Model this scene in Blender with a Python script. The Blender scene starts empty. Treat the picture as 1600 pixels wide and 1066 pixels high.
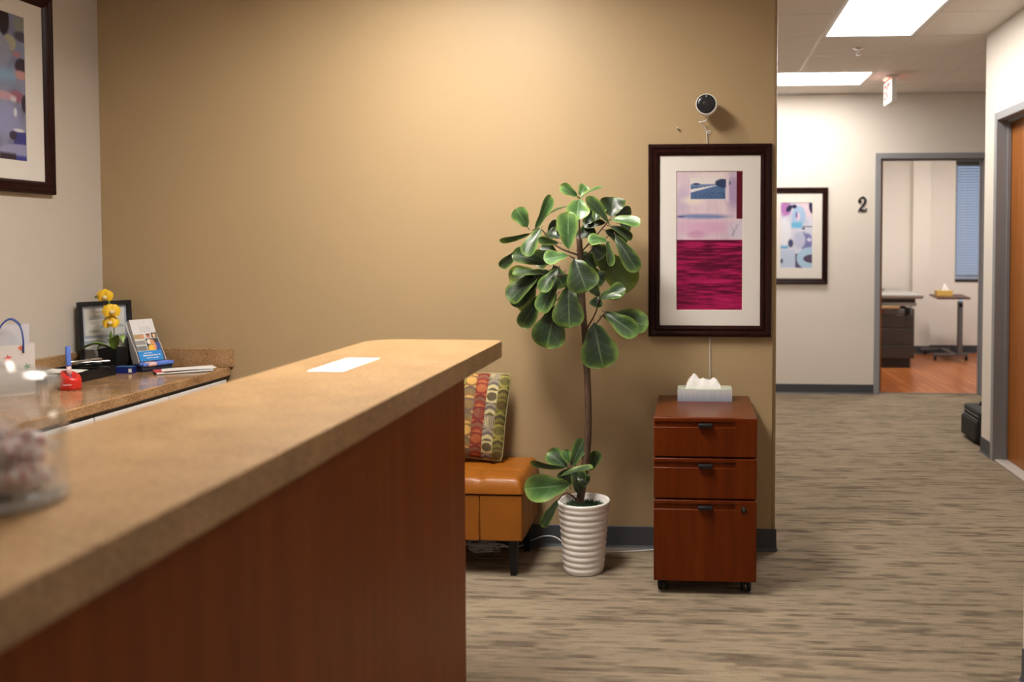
import bpy, bmesh, math, random
import numpy as np
from mathutils import Vector, Matrix

scene = bpy.context.scene
PI = math.pi

# ------------------------------------------------------------------ camera
cam_data = bpy.data.cameras.new('camera')
cam = bpy.data.objects.new('camera', cam_data)
scene.collection.objects.link(cam)
scene.camera = cam
CAM_H = 1.3733
cam.location = (0, 0, CAM_H)
cam.rotation_euler = (PI/2 - 0.0344, 0, 0.0671)
cam_data.sensor_fit = 'HORIZONTAL'
cam_data.sensor_width = 36.0
cam_data.lens = 1410.1 / 1600 * 36.0
cam_data.shift_x = -188.6 / 1600
cam_data.shift_y = -102.7 / 1600
cam_data.clip_start = 0.05
cam_data.dof.use_dof = True
cam_data.dof.focus_distance = 3.75
cam_data.dof.aperture_fstop = 2.2

# ------------------------------------------------------------------ world
world = bpy.data.worlds.new('world')
scene.world = world
world.use_nodes = True
bg = world.node_tree.nodes['Background']
bg.inputs['Color'].default_value = (0.50, 0.70, 1.0, 1)
bg.inputs['Strength'].default_value = 0.9

# ------------------------------------------------------------------ view
vs = scene.view_settings
vs.view_transform = 'Standard'
vs.look = 'None'
vs.gamma = 1.0
vs.use_curve_mapping = False
vs.exposure = 0.0
# radiance of the ceiling panels (reception, reception rear with added fill, corridor, exam room)
PANEL_WALL, PANEL_ROOM, PANEL_HALL, PANEL_EXAM = 53.0, 2.8, 19.5, 27.0
PANEL_COLOR = (1.0, 0.94, 0.86)

# ------------------------------------------------------------------ helpers
COL = scene.collection

def lin(c):
    c = np.asarray(c, float) / 255.0
    return np.where(c <= 0.04045, c/12.92, ((c+0.055)/1.055)**2.4)

def obj(name, mesh, mat=None, parent=None, loc=None, rot=None):
    if isinstance(mesh, bmesh.types.BMesh):
        me = bpy.data.meshes.new(name); mesh.to_mesh(me); mesh.free(); mesh = me
    o = bpy.data.objects.new(name, mesh)
    COL.objects.link(o)
    if mat is not None:
        if not mesh.materials: mesh.materials.append(mat)
    if parent is not None: o.parent = parent
    if loc is not None: o.location = loc
    if rot is not None: o.rotation_euler = rot
    return o

def tag(o, label, cat, group=None):
    o['label'] = label; o['category'] = cat
    if group: o['group'] = group
    return o

def thing(name, label, cat, loc=(0,0,0), rotz=0.0, group=None):
    o = bpy.data.objects.new(name, None); COL.objects.link(o)
    o.empty_display_size = 0.05
    o.location = loc; o.rotation_euler = (0, 0, rotz)
    return tag(o, label, cat, group)

def struct(name, bm, mat, parent=None, label=None):
    o = obj(name, bm, mat, parent)
    if parent is None:
        o['kind'] = 'structure'
        if label: o['label'] = label
    return o

def BM(): return bmesh.new()

def box(bm, x0, x1, y0, y1, z0, z1, bev=0.0, seg=2, M=None):
    r = bmesh.ops.create_cube(bm, size=1.0)
    v = r['verts']
    bmesh.ops.scale(bm, vec=(x1-x0, y1-y0, z1-z0), verts=v)
    bmesh.ops.translate(bm, vec=((x0+x1)/2, (y0+y1)/2, (z0+z1)/2), verts=v)
    if bev > 0:
        es = list({e for q in v for e in q.link_edges})
        b = bmesh.ops.bevel(bm, geom=es, offset=bev, segments=seg, profile=0.5, affect='EDGES')
        v = list({q for fc in b['faces'] for q in fc.verts} | {q for q in v if q.is_valid})
        if seg > 1:
            for fc in b['faces']: fc.smooth = True
    if M is not None: bmesh.ops.transform(bm, matrix=M, verts=[q for q in v if q.is_valid])
    return v

def bxo(*a, **k):
    bm = BM(); box(bm, *a, **k); return bm

def lathe(bm, prof, n=32, cap=True, M=None, smooth=True):
    rings = []
    for r, z in prof:
        rings.append([bm.verts.new((r*math.cos(2*PI*i/n), r*math.sin(2*PI*i/n), z)) for i in range(n)])
    for a, b in zip(rings, rings[1:]):
        for i in range(n):
            f = bm.faces.new((a[i], a[(i+1) % n], b[(i+1) % n], b[i])); f.smooth = smooth
    if cap:
        if prof[0][0] > 1e-5: bm.faces.new(rings[0][::-1])
        if prof[-1][0] > 1e-5: bm.faces.new(rings[-1])
    vs_ = [v for r in rings for v in r]
    if M is not None: bmesh.ops.transform(bm, matrix=M, verts=vs_)
    return vs_

def catmull(pts, n=8):
    P = [Vector(p) for p in pts]
    if len(P) < 3: return P
    out = []
    for i in range(len(P)-1):
        p0 = P[i-1] if i else P[0]*2-P[1]
        p1, p2 = P[i], P[i+1]
        p3 = P[i+2] if i+2 < len(P) else P[-1]*2-P[-2]
        for k in range(n):
            t = k/n
            out.append(0.5*((2*p1)+(p2-p0)*t+(2*p0-5*p1+4*p2-p3)*t*t+(3*p1-p0-3*p2+p3)*t**3))
    out.append(P[-1]); return out

def tube(bm, pts, rad, n=8, smooth_n=0, cap=True):
    """pts: list of (x,y,z); rad: number or list"""
    P = [Vector(p[:3]) for p in pts]
    R = [rad]*len(P) if not hasattr(rad, '__len__') else list(rad)
    if smooth_n:
        Q = catmull(P, smooth_n)
        R = list(np.interp(np.linspace(0, len(P)-1, len(Q)), range(len(P)), R)); P = Q
    R = [float(q) for q in R]
    T0 = (P[1]-P[0]).normalized()
    up = Vector((0,0,1)) if abs(T0.z) < 0.9 else Vector((1,0,0))
    A = T0.cross(up).normalized(); rings = []
    for i, p in enumerate(P):
        T = (P[min(i+1, len(P)-1)]-P[max(i-1, 0)]).normalized()
        A = (A - T*A.dot(T)).normalized(); B = T.cross(A)
        rings.append([bm.verts.new(p+R[i]*(A*math.cos(2*PI*k/n)+B*math.sin(2*PI*k/n))) for k in range(n)])
    for a, b in zip(rings, rings[1:]):
        for k in range(n):
            f = bm.faces.new((a[k], a[(k+1) % n], b[(k+1) % n], b[k])); f.smooth = True
    if cap:
        bm.faces.new(rings[0][::-1]); bm.faces.new(rings[-1])

def prism(bm, poly, y0, y1, M=None):
    """poly in (x,z), extruded along y"""
    a = [bm.verts.new((x, y0, z)) for x, z in poly]
    b = [bm.verts.new((x, y1, z)) for x, z in poly]
    n = len(poly)
    f1 = bm.faces.new(a); f2 = bm.faces.new(b[::-1])
    for i in range(n): bm.faces.new((a[(i+1) % n], a[i], b[i], b[(i+1) % n]))
    bmesh.ops.recalc_face_normals(bm, faces=bm.faces)
    if M is not None: bmesh.ops.transform(bm, matrix=M, verts=a+b)
    return a+b

def text_mesh(body, size, extrude=0.0003, align='CENTER', bold=0.0):
    cu = bpy.data.curves.new('txt', 'FONT')
    cu.body = body; cu.size = size; cu.extrude = extrude; cu.align_x = align; cu.align_y = 'CENTER'
    cu.offset = bold
    cu.resolution_u = 3
    o = bpy.data.objects.new('txt', cu); COL.objects.link(o)
    dg = bpy.context.evaluated_depsgraph_get()
    me = bpy.data.meshes.new_from_object(o.evaluated_get(dg))
    bpy.data.objects.remove(o); bpy.data.curves.remove(cu)
    me.materials.clear()
    return me

# -- value noise for printed art (numpy)
def vnoise(x, y, seed=0):
    rng = np.random.RandomState(seed); G = rng.rand(64, 64)
    xi = np.floor(x).astype(int); yi = np.floor(y).astype(int)
    fx = x-xi; fy = y-yi; fx = fx*fx*(3-2*fx); fy = fy*fy*(3-2*fy)
    g = lambda a, b: G[a % 64, b % 64]
    return (g(xi, yi)*(1-fx)+g(xi+1, yi)*fx)*(1-fy)+(g(xi, yi+1)*(1-fx)+g(xi+1, yi+1)*fx)*fy

def fbm(x, y, seed=0, o=3):
    s = 0; a = 0.5
    for k in range(o):
        s = s+a*vnoise(x*2**k, y*2**k, seed+k); a *= 0.5
    return s/(1-0.5**o)

class Paint:
    """flat printed picture, (u right, v down) in 0..1, colours sRGB 0..255"""
    def __init__(s, nu, nv, base):
        s.nu, s.nv = nu, nv
        s.U, s.V = np.meshgrid(np.linspace(0, 1, nu), np.linspace(0, 1, nv))
        s.C = np.zeros((nv, nu, 3)); s.C[:] = base
    def mix(s, m, c): s.C[:] = s.C*(1-m[..., None])+np.asarray(c, float)*m[..., None]
    def rect(s, u0, u1, v0, v1, c, soft=0.006, op=1.0):
        f = lambda a: np.clip(a/soft+0.5, 0, 1)
        s.mix(op*f(s.U-u0)*f(u1-s.U)*f(s.V-v0)*f(v1-s.V), c)
    def ell(s, u, v, a, b, c, soft=0.15, op=1.0, ang=0.0, wob=0.0, seed=1):
        du, dv = s.U-u, (s.V-v)
        x = du*math.cos(ang)+dv*math.sin(ang); y = -du*math.sin(ang)+dv*math.cos(ang)
        r = np.sqrt((x/a)**2+(y/b)**2)
        if wob: r = r+wob*(fbm(s.U*7, s.V*7, seed)-0.5)
        s.mix(op*np.clip((1-r)/soft+0.5, 0, 1), c)
    def noise(s, amp, su, sv, seed=0, tint=(1, 1, 1)):
        s.C[:] = s.C+((fbm(s.U*su, s.V*sv, seed)-0.5)*2*amp)[..., None]*np.asarray(tint, float)
    def mesh(s, name, w, h, y=0.0):
        """lies in the xz plane, facing -y, centred"""
        nu, nv = s.nu, s.nv
        co = np.stack([(s.U-0.5)*w, np.full_like(s.U, y), (0.5-s.V)*h], -1).reshape(-1, 3)
        i = (np.arange(nv-1)[:, None]*nu+np.arange(nu-1)[None]).ravel()
        F = np.stack([i, i+nu, i+nu+1, i+1], -1)
        me = bpy.data.meshes.new(name); me.from_pydata(co.tolist(), [], F.tolist())
        c = np.ones((nu*nv, 4)); c[:, :3] = lin(np.clip(s.C, 0, 255)).reshape(-1, 3)
        at = me.color_attributes.new('Col', 'FLOAT_COLOR', 'POINT')
        at.data.foreach_set('color', c.ravel().astype(np.float32))
        return me

# ------------------------------------------------------------------ materials
MATS = {}
def mat(name, col=(0.5, 0.5, 0.5), rough=0.5, metal=0.0, spec=0.5, **k):
    if name in MATS: return MATS[name]
    m = bpy.data.materials.new(name); m.use_nodes = True
    b = m.node_tree.nodes['Principled BSDF']
    b.inputs['Base Color'].default_value = (*col, 1)
    b.inputs['Roughness'].default_value = rough
    b.inputs['Metallic'].default_value = metal
    b.inputs['Specular IOR Level'].default_value = spec
    for kk, v in k.items(): b.inputs[kk.replace('_', ' ')].default_value = v
    MATS[name] = m
    return m

def nodes(m): return m.node_tree.nodes, m.node_tree.links, m.node_tree.nodes['Principled BSDF']

def coords(m, scale=(1, 1, 1), space='Object', loc=(0, 0, 0)):
    N, L, b = nodes(m)
    t = N.new('ShaderNodeTexCoord'); mp = N.new('ShaderNodeMapping')
    mp.inputs['Scale'].default_value = scale; mp.inputs['Location'].default_value = loc
    if space == 'World':
        g = N.new('ShaderNodeNewGeometry'); L.new(g.outputs['Position'], mp.inputs['Vector'])
    else: L.new(t.outputs[space], mp.inputs['Vector'])
    return mp.outputs['Vector']

def noise_tex(m, vec, scale, detail=3, rough=0.5):
    N, L, b = nodes(m); n = N.new('ShaderNodeTexNoise')
    n.inputs['Scale'].default_value = scale; n.inputs['Detail'].default_value = detail
    n.inputs['Roughness'].default_value = rough
    L.new(vec, n.inputs['Vector']); return n.outputs['Fac']

def ramp(m, fac, stops):
    N, L, b = nodes(m); r = N.new('ShaderNodeValToRGB'); e = r.color_ramp.elements
    while len(e) < len(stops): e.new(0.5)
    for q, (p, c) in zip(e, stops): q.position = p; q.color = (*c, 1)
    L.new(fac, r.inputs['Fac']); return r.outputs['Color']

def bump(m, fac, strength, dist=0.002):
    N, L, b = nodes(m); u = N.new('ShaderNodeBump')
    u.inputs['Strength'].default_value = strength; u.inputs['Distance'].default_value = dist
    L.new(fac, u.inputs['Height']); L.new(u.outputs['Normal'], b.inputs['Normal'])

def base(m, c):
    N, L, b = nodes(m); L.new(c, b.inputs['Base Color'])

def mixc(m, fac, a, c, mode='MIX'):
    N, L, b = nodes(m); x = N.new('ShaderNodeMix'); x.data_type = 'RGBA'; x.blend_type = mode
    for s_, v in ((0, fac), (6, a), (7, c)):
        if isinstance(v, bpy.types.NodeSocket): L.new(v, x.inputs[s_])
        else: x.inputs[s_].default_value = v if s_ == 0 else (*v, 1)
    return x.outputs[2]

def mathn(m, op, a, c=None):
    N, L, b = nodes(m); x = N.new('ShaderNodeMath'); x.operation = op
    for i, v in enumerate((a, c)):
        if v is None: continue
        if isinstance(v, bpy.types.NodeSocket): L.new(v, x.inputs[i])
        else: x.inputs[i].default_value = v
    return x.outputs[0]

def wall_mat(name, col, rough=0.55):
    m = mat(name, col, rough, spec=0.35)
    v = coords(m, space='World')
    bump(m, noise_tex(m, v, 180, 2), 0.12, 0.002)
    f = noise_tex(m, v, 1.3, 2)
    base(m, mixc(m, f, tuple(c*0.96 for c in col), tuple(c*1.03 for c in col)))
    return m

def wood_mat(name, dark, light, axis='z', rough=0.35, scale=1.0):
    m = mat(name, light, rough, spec=0.14)
    s = {'z': (14, 14, 0.9), 'x': (0.9, 14, 14), 'y': (14, 0.9, 14)}[axis]
    v = coords(m, tuple(q*scale for q in s), 'World')
    f = noise_tex(m, v, 2.2, 6, 0.62)
    v2 = coords(m, tuple(q*scale*6 for q in s), 'World')
    f2 = noise_tex(m, v2, 3.0, 2, 0.5)
    f = mathn(m, 'ADD', mathn(m, 'MULTIPLY', f, 0.75), mathn(m, 'MULTIPLY', f2, 0.25))
    base(m, ramp(m, f, [(0.32, dark), (0.52, tuple((a+c)/2 for a, c in zip(dark, light))), (0.68, light)]))
    return m

def printed(name, rough=0.5):
    if name in MATS: return MATS[name]
    m = mat(name, rough=rough); N, L, b = nodes(m)
    a = N.new('ShaderNodeVertexColor'); a.layer_name = 'Col'
    L.new(a.outputs['Color'], b.inputs['Base Color'])
    return m

def emit(name, col, strength):
    m = mat(name, (0.8, 0.8, 0.8)); N, L, b = nodes(m)
    b.inputs['Emission Color'].default_value = (*col, 1)
    b.inputs['Emission Strength'].default_value = strength
    return m

m_tan = wall_mat('tan_paint', (0.40, 0.285, 0.155), 0.5)
m_beige = wall_mat('beige_paint', (0.56, 0.505, 0.445))
m_cream = wall_mat('cream_paint', (0.75, 0.695, 0.635))
m_base = mat('rubber_baseboard', (0.055, 0.06, 0.072), 0.5)
m_frame_grey = mat('grey_steel_paint', (0.265, 0.27, 0.295), 0.4)
m_white = mat('white_plastic', (0.78, 0.77, 0.75), 0.4)
m_lam = mat('white_laminate', (0.75, 0.75, 0.77), 0.35)
m_black = mat('black_plastic', (0.010, 0.010, 0.011), 0.42, spec=0.3)
m_blackmatte = mat('black_fabric', (0.010, 0.010, 0.011), 0.75)
m_chrome = mat('chrome', (0.75, 0.75, 0.76), 0.18, 1.0)
m_steel = mat('grey_metal', (0.20, 0.195, 0.19), 0.4, 0.6)
m_paper = mat('white_paper', (0.80, 0.79, 0.78), 0.6)
m_card = mat('picture_mat_board', (0.74, 0.70, 0.66), 0.7)
m_cable = mat('white_cable', (0.70, 0.70, 0.72), 0.45)
m_mahog = wood_mat('mahogany_frame', (0.010, 0.0025, 0.0022), (0.028, 0.007, 0.006), 'z', 0.28)
m_cherry = wood_mat('cherry_laminate', (0.085, 0.0125, 0.0012), (0.150, 0.026, 0.0030), 'z', 0.33)
m_cherry_top = wood_mat('cherry_laminate_top', (0.080, 0.020, 0.006), (0.150, 0.040, 0.011), 'y', 0.26)
m_panel = wood_mat('cherry_counter_panel', (0.150, 0.030, 0.0022), (0.225, 0.052, 0.0047), 'z', 0.42, 0.8)
m_doorwood = wood_mat('maple_door_veneer', (0.27, 0.088, 0.016), (0.39, 0.140, 0.030), 'z', 0.3)
m_walnut = wood_mat('walnut_laminate', (0.07, 0.026, 0.013), (0.13, 0.05, 0.026), 'x', 0.35)

# carpet: streaks that run along x, in thin rows
m_carpet = mat('streaked_carpet', (0.3, 0.25, 0.18), 0.95, spec=0.1)
def carpet_nodes(m):
    N, L, b = nodes(m)
    g = N.new('ShaderNodeNewGeometry'); s = N.new('ShaderNodeSeparateXYZ'); L.new(g.outputs['Position'], s.inputs[0])
    X, Y = s.outputs['X'], s.outputs['Y']
    def streak(rows, freq, seed):
        r = mathn(m, 'FLOOR', mathn(m, 'MULTIPLY', Y, rows))
        wn = N.new('ShaderNodeTexWhiteNoise'); wn.noise_dimensions = '1D'
        L.new(mathn(m, 'ADD', r, seed), wn.inputs['W'])
        c = N.new('ShaderNodeCombineXYZ')
        L.new(mathn(m, 'ADD', mathn(m, 'MULTIPLY', X, freq), mathn(m, 'MULTIPLY', wn.outputs['Value'], 37.0)), c.inputs[0])
        L.new(mathn(m, 'MULTIPLY', r, 0.37), c.inputs[1])
        return noise_tex(m, c.outputs[0], 1.0, 2, 0.55)
    a = streak(44, 3.3, 3.0); bb = streak(105, 6.0, 11.0); cc = streak(17, 2.2, 29.0)
    d1 = ramp(m, a, [(0.53, (1, 1, 1)), (0.62, (0.60, 0.58, 0.57))])
    d2 = ramp(m, bb, [(0.50, (1.03, 1.03, 1.03)), (0.66, (0.70, 0.69, 0.68))])
    d3 = ramp(m, cc, [(0.30, (1.10, 1.10, 1.08)), (0.70, (0.90, 0.90, 0.91))])
    col = mixc(m, 1.0, mixc(m, 1.0, mixc(m, 1.0, (0.285, 0.228, 0.163), d1, 'MULTIPLY'), d2, 'MULTIPLY'), d3, 'MULTIPLY')
    v = coords(m, space='World')
    fuzz = noise_tex(m, v, 260, 2, 0.6)
    fz = ramp(m, fuzz, [(0.3, (0.72, 0.72, 0.72)), (0.7, (1.22, 1.22, 1.22))])
    base(m, mixc(m, 1.0, col, fz, 'MULTIPLY'))
    bump(m, fuzz, 0.5, 0.006)
carpet_nodes(m_carpet)

# speckled stone-look laminate
def granite(name, c0, c1, c2, rough):
    m = mat(name, c1, rough)
    v = coords(m, space='World')
    f = noise_tex(m, v, 150, 3, 0.65); g = noise_tex(m, v, 9, 3)
    c = ramp(m, f, [(0.34, c0), (0.47, c1), (0.62, c2)])
    base(m, mixc(m, 0.35, c, ramp(m, g, [(0.3, c0), (0.7, c2)])))
    return m
m_granite = granite('speckled_counter_laminate', (0.17, 0.090, 0.034), (0.36, 0.210, 0.090), (0.49, 0.315, 0.155), 0.33)
m_granite2 = granite('speckled_worktop_laminate', (0.12, 0.060, 0.026), (0.33, 0.185, 0.085), (0.50, 0.31, 0.155), 0.16)

m_leather = mat('tan_leather', (0.40, 0.165, 0.036), 0.38, spec=0.35)
def leather_nodes(m):
    v = coords(m, space='World')
    f = noise_tex(m, v, 6, 3); base(m, mixc(m, f, (0.235, 0.070, 0.0055), (0.31, 0.105, 0.010)))
    bump(m, noise_tex(m, v, 220, 3), 0.12, 0.002)
leather_nodes(m_leather)

m_tile = mat('ceiling_tile', (0.60, 0.55, 0.50), 0.9, spec=0.15)
def tile_nodes(m):
    v = coords(m, space='World'); f = noise_tex(m, v, 120, 3, 0.7)
    base(m, ramp(m, f, [(0.3, (0.70, 0.645, 0.59)), (0.65, (0.84, 0.775, 0.715))])); bump(m, f, 0.35, 0.003)
tile_nodes(m_tile)
m_tee = mat('ceiling_tee_enamel', (0.66, 0.62, 0.57), 0.45)

m_glass = mat('clear_glass', (1, 1, 1), 0.0)
m_glass_lid = mat('white_haze_glass', (1, 1, 1), 0.0)  # white haze stands in for reflections in the lid; also the pale jar base
def thin_glass(m, tint, lo, hi, haze):
    N, L, b = nodes(m); out = N['Material Output']
    tr = N.new('ShaderNodeBsdfTransparent'); tr.inputs['Color'].default_value = (*tint, 1)
    gl = N.new('ShaderNodeBsdfGlossy'); gl.inputs['Roughness'].default_value = 0.05
    lw = N.new('ShaderNodeLayerWeight'); lw.inputs['Blend'].default_value = 0.5
    fc = mathn(m, 'ADD', mathn(m, 'MULTIPLY', mathn(m, 'POWER', lw.outputs['Facing'], 3.0), hi), lo)
    mx = N.new('ShaderNodeMixShader'); L.new(fc, mx.inputs[0]); L.new(tr.outputs[0], mx.inputs[1]); L.new(gl.outputs[0], mx.inputs[2])
    df = N.new('ShaderNodeBsdfDiffuse'); df.inputs['Color'].default_value = (0.80, 0.77, 0.73, 1)
    m2 = N.new('ShaderNodeMixShader'); m2.inputs[0].default_value = haze; L.new(mx.outputs[0], m2.inputs[1]); L.new(df.outputs[0], m2.inputs[2])
    L.new(m2.outputs[0], out.inputs['Surface']); N.remove(b)
thin_glass(m_glass, (0.97, 0.97, 0.965), 0.06, 0.5, 0.025)
thin_glass(m_glass_lid, (0.93, 0.93, 0.92), 0.08, 0.5, 0.28)
m_pane = mat('window_glass', (1, 1, 1), 0.0, IOR=1.01, Transmission_Weight=1.0)
LEAVES = [
    (-0.693,3.740,1.446,-0.733,3.710,1.521,0.065,0.150,1.000,0.300),
    (-0.666,3.770,1.435,-0.599,3.800,1.581,0.049,0.100,1.000,0.600),
    (-0.685,3.770,1.419,-0.807,3.730,1.382,0.030,0.150,1.000,1.100),
    (-0.631,3.710,1.439,-0.685,3.640,1.331,0.061,0.200,0.500,0.000),
    (-0.547,3.650,1.378,-0.626,3.620,1.393,0.034,0.100,1.000,0.900),
    (-0.630,3.850,1.384,-0.583,3.870,1.475,0.055,0.100,0.300,0.500),
    (-0.511,3.670,1.354,-0.508,3.650,1.505,0.087,0.050,0.800,0.100),
    (-0.516,3.790,1.535,-0.627,3.800,1.503,0.033,0.250,0.500,0.800),
    (-0.486,3.770,1.574,-0.552,3.740,1.618,0.043,0.200,0.800,0.400),
    (-0.477,3.740,1.559,-0.472,3.660,1.482,0.088,0.200,1.000,0.000),
    (-0.473,3.770,1.568,-0.383,3.790,1.623,0.032,0.200,0.800,0.700),
    (-0.482,3.800,1.581,-0.458,3.830,1.626,0.041,0.100,0.900,0.200),
    (-0.355,3.750,1.466,-0.439,3.710,1.568,0.059,0.100,0.700,-0.200),
    (-0.346,3.800,1.489,-0.338,3.830,1.574,0.097,0.050,0.250,0.000),
    (-0.342,3.750,1.479,-0.219,3.710,1.462,0.053,0.120,0.900,0.300),
    (-0.336,3.810,1.497,-0.263,3.850,1.520,0.041,0.100,0.300,0.400),
    (-0.349,3.770,1.450,-0.254,3.750,1.402,0.048,0.250,0.100,0.300),
    (-0.371,3.800,1.432,-0.277,3.810,1.386,0.057,0.150,0.100,0.200),
    (-0.323,3.750,1.410,-0.230,3.710,1.262,0.067,0.120,0.300,-0.200),
    (-0.355,3.690,1.386,-0.424,3.650,1.394,0.053,0.300,0.950,0.300),
    (-0.355,3.690,1.386,-0.331,3.660,1.287,0.037,0.200,0.700,0.400),
    (-0.431,3.850,1.351,-0.253,3.870,1.186,0.126,0.100,2.000,0.000),
    (-0.374,3.830,1.465,-0.474,3.840,1.468,0.049,0.100,0.100,0.300),
    (-0.513,3.650,1.328,-0.601,3.610,1.313,0.060,0.120,1.000,0.200),
    (-0.482,3.650,1.313,-0.428,3.610,1.185,0.120,0.150,0.300,-0.100),
    (-0.615,3.740,1.292,-0.745,3.690,1.336,0.073,0.150,0.200,0.200),
    (-0.735,3.790,1.351,-0.823,3.800,1.272,0.041,0.200,0.500,0.500),
    (-0.627,3.700,1.251,-0.740,3.660,1.262,0.045,0.150,0.700,0.500),
    (-0.675,3.820,1.258,-0.789,3.820,1.225,0.085,0.100,2.000,0.000),
    (-0.640,3.710,1.251,-0.761,3.670,1.143,0.091,0.120,0.300,0.200),
    (-0.647,3.750,1.228,-0.757,3.730,1.116,0.059,0.120,0.300,0.300),
    (-0.669,3.800,1.182,-0.736,3.800,1.089,0.060,0.100,2.000,0.000),
    (-0.557,3.680,1.273,-0.620,3.640,1.182,0.058,0.120,0.400,0.000),
    (-0.558,3.700,1.238,-0.628,3.670,1.094,0.077,0.100,0.450,0.200),
    (-0.641,3.730,1.159,-0.713,3.710,1.026,0.070,0.100,0.450,0.200),
    (-0.567,3.720,1.117,-0.608,3.690,0.944,0.128,0.120,0.300,0.100),
    (-0.510,3.680,1.199,-0.505,3.640,1.034,0.119,0.120,0.250,0.000),
    (-0.387,3.740,1.149,-0.280,3.710,1.188,0.072,0.100,0.350,-0.200),
    (-0.384,3.710,1.150,-0.296,3.680,1.166,0.034,0.150,0.700,0.400),
    (-0.392,3.740,1.157,-0.423,3.710,1.206,0.048,0.100,0.350,0.200),
    (-0.394,3.760,1.153,-0.408,3.740,1.111,0.054,0.100,0.100,0.000),
    (-0.365,3.710,1.092,-0.230,3.670,1.004,0.077,0.150,0.350,0.200),
    (-0.379,3.770,1.071,-0.187,3.760,1.036,0.100,0.100,0.500,0.100),
    (-0.410,3.710,1.047,-0.369,3.670,0.866,0.141,0.120,0.300,0.000),
    (-0.554,3.820,1.255,-0.607,3.840,1.213,0.082,0.100,0.050,0.000),
    (-0.488,3.840,1.337,-0.421,3.860,1.268,0.093,0.100,0.050,0.000),
    (-0.500,3.830,1.405,-0.420,3.850,1.438,0.071,0.100,0.100,0.100),
    (-0.583,3.830,1.323,-0.655,3.850,1.364,0.071,0.100,0.100,0.000),
    (-0.540,3.820,1.214,-0.487,3.830,1.118,0.071,0.100,0.100,0.000),
    (-0.457,3.820,1.460,-0.419,3.840,1.515,0.055,0.100,0.250,0.100),
    (-0.592,3.800,1.283,-0.551,3.800,1.188,0.071,0.100,0.100,0.000),
    (-0.500,3.830,1.269,-0.404,3.830,1.214,0.082,0.100,0.100,0.000),
    (-0.505,3.650,0.387,-0.673,3.580,0.382,0.103,0.350,0.750,0.300),
    (-0.531,3.760,0.428,-0.614,3.770,0.493,0.069,0.100,0.550,0.000),
    (-0.536,3.740,0.433,-0.684,3.730,0.450,0.033,0.150,0.600,0.900),
    (-0.512,3.760,0.434,-0.461,3.770,0.550,0.058,0.080,0.450,0.200),
    (-0.495,3.780,0.441,-0.458,3.790,0.513,0.028,0.100,0.150,0.400),
    (-0.521,3.750,0.450,-0.543,3.750,0.507,0.039,0.050,0.800,0.000),
    (-0.554,3.710,0.405,-0.417,3.690,0.458,0.041,0.150,0.600,0.800),
    (-0.484,3.750,0.320,-0.478,3.750,0.426,0.061,0.100,0.050,0.000),
    (-0.439,3.810,0.406,-0.407,3.820,0.487,0.048,0.080,0.700,0.000),
    (-0.558,3.720,0.305,-0.633,3.710,0.188,0.042,0.100,0.300,0.200),
    (-0.522,3.770,0.347,-0.549,3.770,0.415,0.062,0.100,0.100,0.000),
    (-0.564,3.800,1.400,-0.622,3.820,1.427,0.071,0.100,0.300,0.200),
    (-0.590,3.790,1.337,-0.672,3.790,1.297,0.076,0.100,0.200,0.100),
    (-0.429,3.810,1.365,-0.374,3.800,1.324,0.071,0.100,0.200,0.200),
    (-0.414,3.800,1.473,-0.389,3.820,1.536,0.060,0.100,0.500,0.200),
    (-0.444,3.820,1.242,-0.376,3.820,1.215,0.071,0.100,0.100,0.000),
    (-0.577,3.790,1.161,-0.632,3.790,1.120,0.065,0.100,0.200,0.200),
    (-0.525,3.810,1.432,-0.581,3.820,1.454,0.055,0.100,0.400,0.300),
    (-0.311,3.800,1.459,-0.266,3.820,1.432,0.043,0.100,0.300,0.200),
    (-0.601,3.770,1.257,-0.669,3.770,1.216,0.076,0.100,0.150,0.100),
    (-0.484,3.750,0.394,-0.436,3.740,0.370,0.050,0.100,0.100,0.000),
]
TRUNK = [(-0.481,3.770,0.276,0.0175),(-0.462,3.770,0.389,0.0170),(-0.445,3.770,0.539,0.0156),(-0.442,3.770,0.703,0.0148),(-0.452,3.770,0.933,0.0140),(-0.466,3.770,1.136,0.0135),(-0.473,3.770,1.297,0.0129),(-0.479,3.770,1.400,0.0124)]
BRANCHES = [
    [(-0.473,3.770,1.324),(-0.569,3.740,1.365),(-0.636,3.740,1.437),(-0.673,3.750,1.432)],
    [(-0.476,3.770,1.365),(-0.477,3.760,1.472),(-0.478,3.770,1.571)],
    [(-0.473,3.770,1.338),(-0.411,3.770,1.405),(-0.349,3.770,1.477)],
    [(-0.458,3.770,1.001),(-0.409,3.750,1.084),(-0.389,3.740,1.151)],
    [(-0.455,3.770,0.974),(-0.408,3.740,1.036),(-0.370,3.730,1.085)],
    [(-0.471,3.770,1.244),(-0.568,3.730,1.245),(-0.633,3.720,1.245)],
    [(-0.473,3.770,1.297),(-0.507,3.680,1.325)],
    [(-0.468,3.770,1.190),(-0.510,3.700,1.204),(-0.568,3.730,1.138)],
    [(-0.471,3.770,1.257),(-0.479,3.670,1.305)],
    [(-0.475,3.770,0.315),(-0.505,3.750,0.393),(-0.524,3.750,0.439)],
    [(-0.484,3.770,0.284),(-0.530,3.730,0.330),(-0.561,3.720,0.303)],
    [(-0.473,3.770,1.297),(-0.415,3.810,1.365),(-0.355,3.750,1.405)],
]

# ================================================================== SETTING
XL, YW, XR, YF, XC, H = -2.747, 4.028, 0.3686, 8.356, 1.909, 2.7432   # left wall, tan wall, its end, far wall, right wall, ceiling
ZT = H - 0.001

floor = struct('floor', bxo(-2.90, 3.60, -2.65, 8.42, -0.06, 0), m_carpet, label='beige carpet with short dark streaks')

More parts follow.
